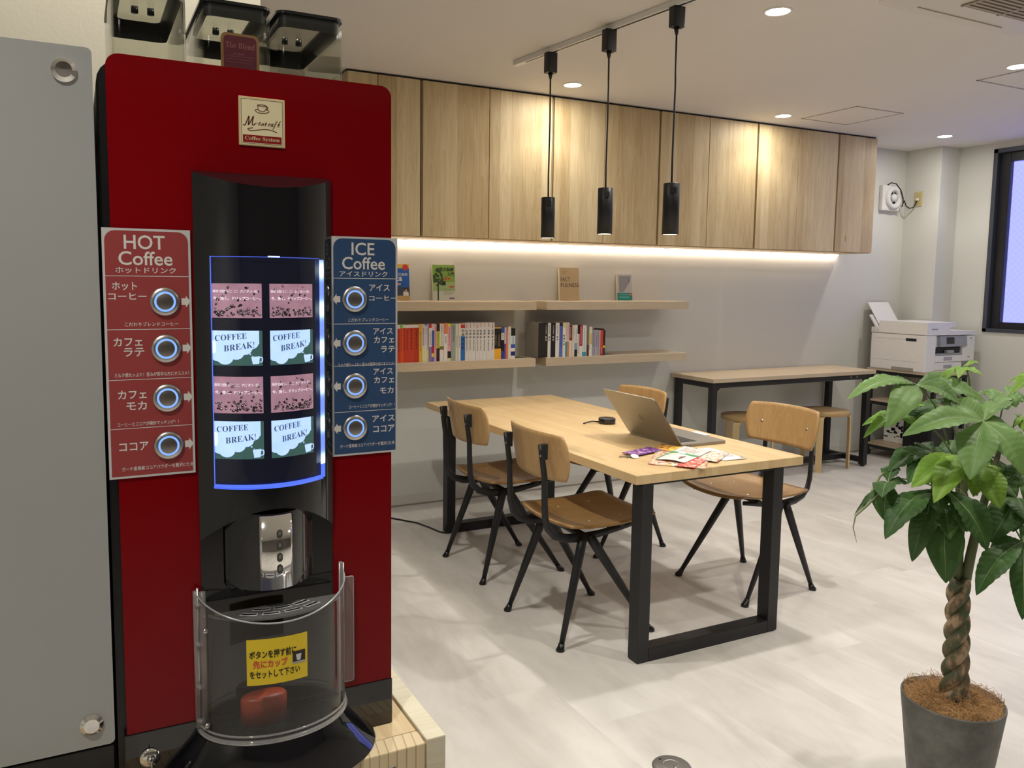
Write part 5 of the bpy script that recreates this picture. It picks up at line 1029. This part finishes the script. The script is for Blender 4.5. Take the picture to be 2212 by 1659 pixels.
for i in range(7): q4(b, P2, .2+.08*i, .24+.08*i, .62, .94-.05*(i % 3), flat(190, 180, 176), 3)
q4(b, P2, .35, .55, .66, .80, flat(216, 196, 176), 3); q4(b, P2, .62, .72, .2, .3, flat(150, 60, 80), 3); q4(b, P2, .66, .72, .12, .36, flat(90, 90, 90), 3); q4(b, P2, .3, .55, .47, .55, flat(230, 236, 230), 3)
single('leaflet', b, 'white leaflet with a green stripe on top of the paper pile', 'leaflet', G4)
b, f = paper(2.155, 2.735, .075, .19, -1.32, TZ+.0062, sheet_mat('purple_booklet', srgb(110, 64, 150), [(176, 130, 160), (120, 70, 140), (206, 170, 190)], 90), .002, thick=.003); single('booklet', b, 'purple booklet at the left end of the paper pile', 'booklet', G4)
t = thing('key_bunch', 'bunch of keys with a white round tag left of the paper pile', 'keys', (2.055, 2.71, TZ))
b = MB(); b.lathe([(0, .004), (.016, .004), (.018, .002), (.016, 0), (0, 0)], (2.062, 2.668, TZ+.006), M_PAPER, 28, Matrix.Rotation(.35, 3, 'X')); part('tag', b, t)
b = MB(); 
for a, l in ((2.5, .045), (2.9, .05), (3.5, .03)):
    c, s = math.cos(a), math.sin(a); x, y = 2.055, 2.69; b.bar([(x, y, TZ+.004), (x+l*c, y+l*s, TZ+.003)], .006, .002, M_STEEL); b.cyl((x+.004*c, y+.004*s, TZ+.002), (x+.004*c, y+.004*s, TZ+.0045), .009, M_STEEL)
part('key', b, t)
b = MB(); b.tube([(2.06+.012*math.cos(a), 2.692+.012*math.sin(a), TZ+.006) for a in [2*PI*i/20 for i in range(21)]], .0012, M_CHROME, 6); part('ring', b, t)
b, f = paper(2.432, 2.585, .118, .238, -.06, TZ+.0015, pm('envelope_white', (.74, .74, .73), .5), .001, thick=.002)
P = lambda u, v: tuple(Vector(f(u, v))+Vector((0, 0, .0026))); q4(b, P, .45, .85, .22, .55, pm('envelope_window', (.56, .57, .57), .25)); q4(b, P, .9, .97, .06, .14, flat(60, 56, 60), 2); q4(b, P, .12, .3, .78, .92, flat(200, 200, 200), 3)
single('envelope', b, 'white window envelope on the table in front of the laptop', 'envelope')
b, f = paper(2.695, 2.99, .055, .105, -.05, TZ+.0005, M_PAPER, .001, thick=.002); single('card', b, 'small white card on the table edge beyond the laptop', 'card')
# ================================================================== potted plant
PCX_, PCY_, PZR = 2.160, 1.338, .33
t = thing('potted_plant', 'money tree with a braided trunk in a dark grey round pot', 'plant', (PCX_, PCY_, 0))
def pot_mat():
    m, tt, bs, L = nt('slate_pot'); N = tt.nodes; tc = N.new('ShaderNodeTexCoord'); n = N.new('ShaderNodeTexNoise'); n.inputs['Scale'].default_value = 14; n.inputs['Detail'].default_value = 7; n.inputs['Roughness'].default_value = .65; L.new(tc.outputs['Object'], n.inputs['Vector'])
    cr = N.new('ShaderNodeValToRGB'); L.new(n.outputs['Fac'], cr.inputs[0]); e = cr.color_ramp.elements; e[0].color = (.062, .062, .056, 1); e[0].position = .3; e[1].color = (.165, .162, .148, 1); e[1].position = .72; L.new(cr.outputs[0], bs.inputs['Base Color']); bs.inputs['Roughness'].default_value = .55; return m
b = MB(); b.lathe([(0, 0), (.088, 0), (.092, .004), (.1295, PZR-.004), (.1290, PZR), (.1245, PZR), (.118, PZR-.05), (0, PZR-.05)], (PCX_, PCY_, 0), pot_mat(), 64); part('pot', b, t)
def coir_mat():
    m, tt, bs, L = nt('coir'); N = tt.nodes; tc = N.new('ShaderNodeTexCoord'); n = N.new('ShaderNodeTexNoise'); n.inputs['Scale'].default_value = 55; n.inputs['Detail'].default_value = 8; n.inputs['Distortion'].default_value = 2.5; L.new(tc.outputs['Object'], n.inputs['Vector'])
    cr = N.new('ShaderNodeValToRGB'); L.new(n.outputs['Fac'], cr.inputs[0]); e = cr.color_ramp.elements; e[0].color = (.10, .045, .016, 1); e[0].position = .3; e[1].color = (.55, .32, .13, 1); e[1].position = .7; L.new(cr.outputs[0], bs.inputs['Base Color']); bs.inputs['Roughness'].default_value = .85
    bp = N.new('ShaderNodeBump'); bp.inputs['Distance'].default_value = .006; L.new(n.outputs['Fac'], bp.inputs['Height']); L.new(bp.outputs['Normal'], bs.inputs['Normal']); return m
M_COIR = coir_mat(); M_FIB = pm('coir_fibre', (.50, .29, .12), .7)
b = MB(); rr = random.Random(5)
b.lathe([(0, PZR+.006), (.05, PZR+.004), (.09, PZR-.006), (.123, PZR-.012)], (PCX_, PCY_, 0), M_COIR, 48)
for i in range(620):
    a = rr.uniform(0, 2*PI); r = .118*math.sqrt(rr.random()); x, y = PCX_+r*math.cos(a), PCY_+r*math.sin(a); h = rr.uniform(0, 2*PI); L_ = rr.uniform(.02, .075); z = PZR-.004+rr.uniform(-.004, .010); k_ = rr.uniform(-.6, .6)
    p = []
    for j in range(5):
        s = j/4; hh = h+k_*s*2; x2, y2 = x+L_*s*math.cos(hh), y+L_*s*math.sin(hh); q = math.hypot(x2-PCX_, y2-PCY_)
        if q > .122: x2 = PCX_+(x2-PCX_)*.122/q; y2 = PCY_+(y2-PCY_)*.122/q
        p.append((x2, y2, z+rr.uniform(0, .004)+.022*math.sin(PI*s)*rr.uniform(.2, 1)))
    b.tube(p, .00055, M_FIB, 3, caps=False)
part('coir_mulch', b, t, 'brown coconut fibre mulch', kind='stuff')
def bark():
    m, tt, bs, L = nt('money_tree_bark'); N = tt.nodes; tc = N.new('ShaderNodeTexCoord'); mp = N.new('ShaderNodeMapping'); mp.inputs['Scale'].default_value = (1, 1, .5); L.new(tc.outputs['Object'], mp.inputs['Vector']); n = N.new('ShaderNodeTexNoise'); n.inputs['Scale'].default_value = 42; n.inputs['Detail'].default_value = 6; L.new(mp.outputs[0], n.inputs['Vector'])
    cr = N.new('ShaderNodeValToRGB'); L.new(n.outputs['Fac'], cr.inputs[0]); e = cr.color_ramp.elements; e[0].color = (.085, .105, .055, 1); e[0].position = .42; e[1].color = (.42, .30, .19, 1); e[1].position = .60; q = e.new(.52); q.color = (.21, .145, .085, 1); L.new(cr.outputs[0], bs.inputs['Base Color']); bs.inputs['Roughness'].default_value = .7
    bp = N.new('ShaderNodeBump'); bp.inputs['Distance'].default_value = .002; L.new(n.outputs['Fac'], bp.inputs['Height']); L.new(bp.outputs['Normal'], bs.inputs['Normal']); return m
M_BARK = bark(); M_STEM = pm('green_stem', (.10, .12, .05), .6, var=.2, vs=20)
for k_ in range(3):
    pts = []; ra = []
    for i in range(61):
        s = i/60; z = .315+s*.355; a = 2*PI*(k_/3+2.15*s)+.6; r = .0185-.004*s+.006*max(0, .12-s)/.12
        cx = 2.165-.010*s; cy = 1.336+.004*s; pts.append((cx+r*math.cos(a), cy+r*math.sin(a), z)); ra.append(.0195-.0045*s+.004*max(0, .15-s)/.15)
    b = MB(); b.tube(pts, ra, M_BARK, 14); part('trunk', b, t, 'braided brown trunk strand')
stems = [[(2.150, 1.345, .65), (2.147, 1.343, .73), (2.150, 1.341, .82), (2.150, 1.341, .92), (2.160, 1.345, 1.03), (2.175, 1.36, 1.12)],
         [(2.168, 1.332, .65), (2.180, 1.328, .74), (2.190, 1.322, .82), (2.205, 1.315, .90), (2.225, 1.305, 1.0), (2.25, 1.30, 1.10)], [(2.158, 1.345, .65), (2.162, 1.352, .76), (2.170, 1.362, .88), (2.19, 1.38, .98), (2.20, 1.39, 1.08)]]
for i, p in enumerate(stems): b = MB(); b.tube(p, [.0135, .0125, .0115, .010, .007, .004][:len(p)] if i else [.011, .0105, .010, .009, .006, .0035], M_STEM, 12); part('stem', b, t)
def leaf_mat(name, c1, c2, c3):
    m, tt, bs, L = nt(name); N = tt.nodes; tc = N.new('ShaderNodeTexCoord'); n = N.new('ShaderNodeTexNoise'); n.inputs['Scale'].default_value = 7; n.inputs['Detail'].default_value = 3; L.new(tc.outputs['Object'], n.inputs['Vector'])
    cr = N.new('ShaderNodeValToRGB'); L.new(n.outputs['Fac'], cr.inputs[0]); e = cr.color_ramp.elements; e[0].color = c1+(1,); e[0].position = .3; e[1].color = c3+(1,); e[1].position = .72; q = e.new(.5); q.color = c2+(1,)
    L.new(cr.outputs[0], bs.inputs['Base Color']); bs.inputs['Roughness'].default_value = .48; bs.inputs['Specular IOR Level'].default_value = .32
    bs.inputs['Subsurface Weight'].default_value = 0; o = N['Material Output']; trn = N.new('ShaderNodeBsdfTranslucent'); L.new(cr.outputs[0], trn.inputs[0]); mx = N.new('ShaderNodeMixShader'); mx.inputs[0].default_value = .22; L.new(bs.outputs[0], mx.inputs[1]); L.new(trn.outputs[0], mx.inputs[2]); L.new(mx.outputs[0], o.inputs[0]); return m
LM = {'m': leaf_mat('leaf_mid_lit', (.095, .185, .050), (.14, .255, .070), (.19, .33, .10)), 'd': leaf_mat('leaf_dark', (.027, .072, .018), (.043, .106, .025), (.070, .15, .036)), 'l': leaf_mat('leaf_lime', (.13, .27, .030), (.20, .37, .045), (.28, .46, .08))}  # mid green is brightened to hold the light on the upper leaves
M_VEIN = pm('leaf_vein', (.27, .36, .17), .5); M_PETI = pm('petiole_green', (.14, .22, .06), .5)
UPC = (Vector((0, 0, 1.47))-Vector((2.15, 1.33, 1.0))).normalized()
def leaflet(b, H, T, w_, m, seed):
    H, T = Vector(H), Vector(T); rr = random.Random(seed); ax = (T-H); ln = ax.length; ax.normalize()
    up = (Vector((0, 0, 1))*.75+UPC*.55+Vector((rr.uniform(-.2, .2), rr.uniform(-.2, .2), 0))); up = (up-ax*up.dot(ax)).normalized(); sd = ax.cross(up)
    NU, NV = 34, 8; arch = ln*rr.uniform(.10, .16); fold = rr.uniform(.16, .30); nv_ = 11; tw = rr.uniform(-.25, .25)
    def f(u, v):
        s = u; a = v*2-1; prof = (math.sin(PI*min(1, s)**.86)**.80)*(1-.12*s) if 0 < s < 1 else 0
        prof = max(prof*(.55+.45*min(1, s*2.2)), 0.02 if s < .9 else 0.0)
        if s > .86: prof = min(prof, (1-s)/.14*.52)
        p = H.lerp(T, s)+up*(arch*math.sin(PI*s)); ww = w_*.5*prof
        lift = abs(a)*ww*fold*2-ww*.4*abs(a)**2.5*(1-fold)
        rip = .0024*math.sin(2*PI*(s*nv_-abs(a)*1.1))*min(1, prof*1.3)*(abs(a)**.6)*min(1, w_/.05)
        edge = .0025*math.sin(s*17+seed)*abs(a)**3*prof
        return p+sd*(a*ww)+up*(lift+rip+edge+tw*a*ww*s)
    b.grid(lambda u, v: f(u, v), NU, NV, m)
    b.tube([Vector(f(i/16, .5))+up*.0006 for i in range(16)], [.0013*(1-.8*i/16)*min(1, w_/.04) for i in range(16)], M_VEIN, 4, caps=False)
LEAVES = [
  ('m',(2.002,1.393,1.212),(2.128,1.376,1.044),[(1.768,1.42,1.182,0.052),(1.951,1.497,1.202,0.036),(1.808,1.333,1.118,0.062),(2.181,1.395,1.198,0.05),(2.13,1.286,1.174,0.056),(2.029,1.291,1.174,0.045)]),
  ('m',(2.045,1.239,1.135),(2.158,1.305,0.992),[(1.789,1.275,1.11,0.062),(1.904,1.174,1.013,0.078),(2.046,1.126,1.015,0.072),(2.042,1.329,1.175,0.056),(2.048,1.371,1.174,0.05),(2.224,1.284,1.147,0.058),(2.161,1.226,1.101,0.05)]),
  ('l',(2.148,1.366,1.255),(2.192,1.367,1.183),[(2.231,1.37,1.262,0.012),(2.159,1.316,1.238,0.022),(2.061,1.32,1.235,0.024),(2.076,1.379,1.231,0.016),(2.049,1.348,1.226,0.014)]),
  ('l',(2.028,1.447,1.123),(2.161,1.382,1.008),[(1.894,1.469,1.097,0.03),(1.872,1.446,1.068,0.032),(2.147,1.456,1.134,0.03),(2.014,1.387,1.089,0.03)]),
  ('d',(2.136,1.417,1.135),(2.18,1.384,1.039),[(2.018,1.43,1.092,0.044),(2.066,1.451,1.108,0.04),(2.104,1.365,1.118,0.045),(2.129,1.465,1.147,0.04)]),
  ('m',(2.304,1.334,1.171),(2.272,1.338,1.04),[(2.267,1.397,1.176,0.034),(2.203,1.317,1.155,0.05),(2.337,1.295,1.161,0.04),(2.381,1.362,1.19,0.03),(2.265,1.286,1.151,0.04)]),
  ('l',(2.333,1.253,1.253),(2.309,1.287,1.149),[(2.215,1.277,1.189,0.032),(2.273,1.316,1.214,0.018),(2.271,1.227,1.184,0.03),(2.379,1.23,1.203,0.03)]),
  ('l',(2.213,1.245,1.133),(2.234,1.279,1.054),[(2.17,1.232,1.114,0.014),(2.213,1.223,1.121,0.018),(2.236,1.267,1.135,0.01),(2.186,1.214,1.1,0.018)]),
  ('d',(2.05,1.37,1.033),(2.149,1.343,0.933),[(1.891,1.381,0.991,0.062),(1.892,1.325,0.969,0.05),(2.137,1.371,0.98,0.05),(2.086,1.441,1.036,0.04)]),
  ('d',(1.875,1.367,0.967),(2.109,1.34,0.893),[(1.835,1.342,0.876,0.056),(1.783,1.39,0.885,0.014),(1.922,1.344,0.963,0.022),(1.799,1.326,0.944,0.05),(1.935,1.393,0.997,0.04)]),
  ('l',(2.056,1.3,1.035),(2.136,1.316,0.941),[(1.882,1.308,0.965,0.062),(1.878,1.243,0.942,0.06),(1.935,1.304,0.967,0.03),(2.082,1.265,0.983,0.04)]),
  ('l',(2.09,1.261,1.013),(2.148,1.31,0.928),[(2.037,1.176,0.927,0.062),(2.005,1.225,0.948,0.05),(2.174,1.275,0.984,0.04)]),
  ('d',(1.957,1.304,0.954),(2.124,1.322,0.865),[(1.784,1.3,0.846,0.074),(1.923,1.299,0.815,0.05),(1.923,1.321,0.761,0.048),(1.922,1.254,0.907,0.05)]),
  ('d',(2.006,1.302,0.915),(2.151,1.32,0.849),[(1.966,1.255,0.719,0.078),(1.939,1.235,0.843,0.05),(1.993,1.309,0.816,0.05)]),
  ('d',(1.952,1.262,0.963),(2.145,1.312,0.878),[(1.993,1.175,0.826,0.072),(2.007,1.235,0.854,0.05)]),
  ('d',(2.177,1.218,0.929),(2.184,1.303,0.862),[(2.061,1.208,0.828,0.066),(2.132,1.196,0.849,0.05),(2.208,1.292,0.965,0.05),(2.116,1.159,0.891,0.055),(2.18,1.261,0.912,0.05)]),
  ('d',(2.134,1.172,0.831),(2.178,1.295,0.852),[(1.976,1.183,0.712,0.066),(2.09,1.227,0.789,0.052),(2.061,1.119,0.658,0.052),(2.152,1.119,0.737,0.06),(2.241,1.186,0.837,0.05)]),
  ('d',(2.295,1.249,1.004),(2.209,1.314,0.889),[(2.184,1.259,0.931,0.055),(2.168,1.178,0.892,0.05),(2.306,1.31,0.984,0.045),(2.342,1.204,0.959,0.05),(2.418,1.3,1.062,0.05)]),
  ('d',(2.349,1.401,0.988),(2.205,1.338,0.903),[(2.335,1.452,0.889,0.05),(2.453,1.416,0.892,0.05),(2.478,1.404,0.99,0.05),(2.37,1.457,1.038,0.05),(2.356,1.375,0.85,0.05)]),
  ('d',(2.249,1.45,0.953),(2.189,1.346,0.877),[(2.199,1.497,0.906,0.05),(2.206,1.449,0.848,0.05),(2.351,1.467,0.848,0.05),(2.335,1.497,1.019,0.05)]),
]
for i, (c, H, S_, tips) in enumerate(LEAVES):
    b = MB(); Hv, Sv = Vector(H), Vector(S_); mid = Hv.lerp(Sv, .5)+Vector((0, 0, .03)); b.tube([Sv, Sv.lerp(mid, .5)+Vector((0, 0, .008)), mid, mid.lerp(Hv, .6)+Vector((0, 0, .008)), Hv], [.0028, .0024, .002, .0019, .0026], M_PETI, 7)
    for j, (x, y, z, w_) in enumerate(tips): leaflet(b, H, (x, y, z), w_*1.25, LM[c], i*31+j*7+1)
    part('leaf', b, t)
# dry strap leaf hanging at the lower left
b = MB(); M_DRY = pm('withering_leaf', (.20, .24, .11), .6)
for pts, r in (([(1.911, 1.394, .994), (1.863, 1.384, .978), (1.805, 1.379, .912), (1.773, 1.383, .888)], [.0018, .0032, .0024, .0008]), ([(1.862, 1.362, .959), (1.799, 1.371, .909), (1.777, 1.382, .884), (1.773, 1.384, .854), (1.783, 1.379, .815)], [.0035, .0034, .002, .0014, .0005])):
    b.tube(pts, r, M_DRY, 6)
part('withered_leaf', b, t, 'thin withered strap leaf')
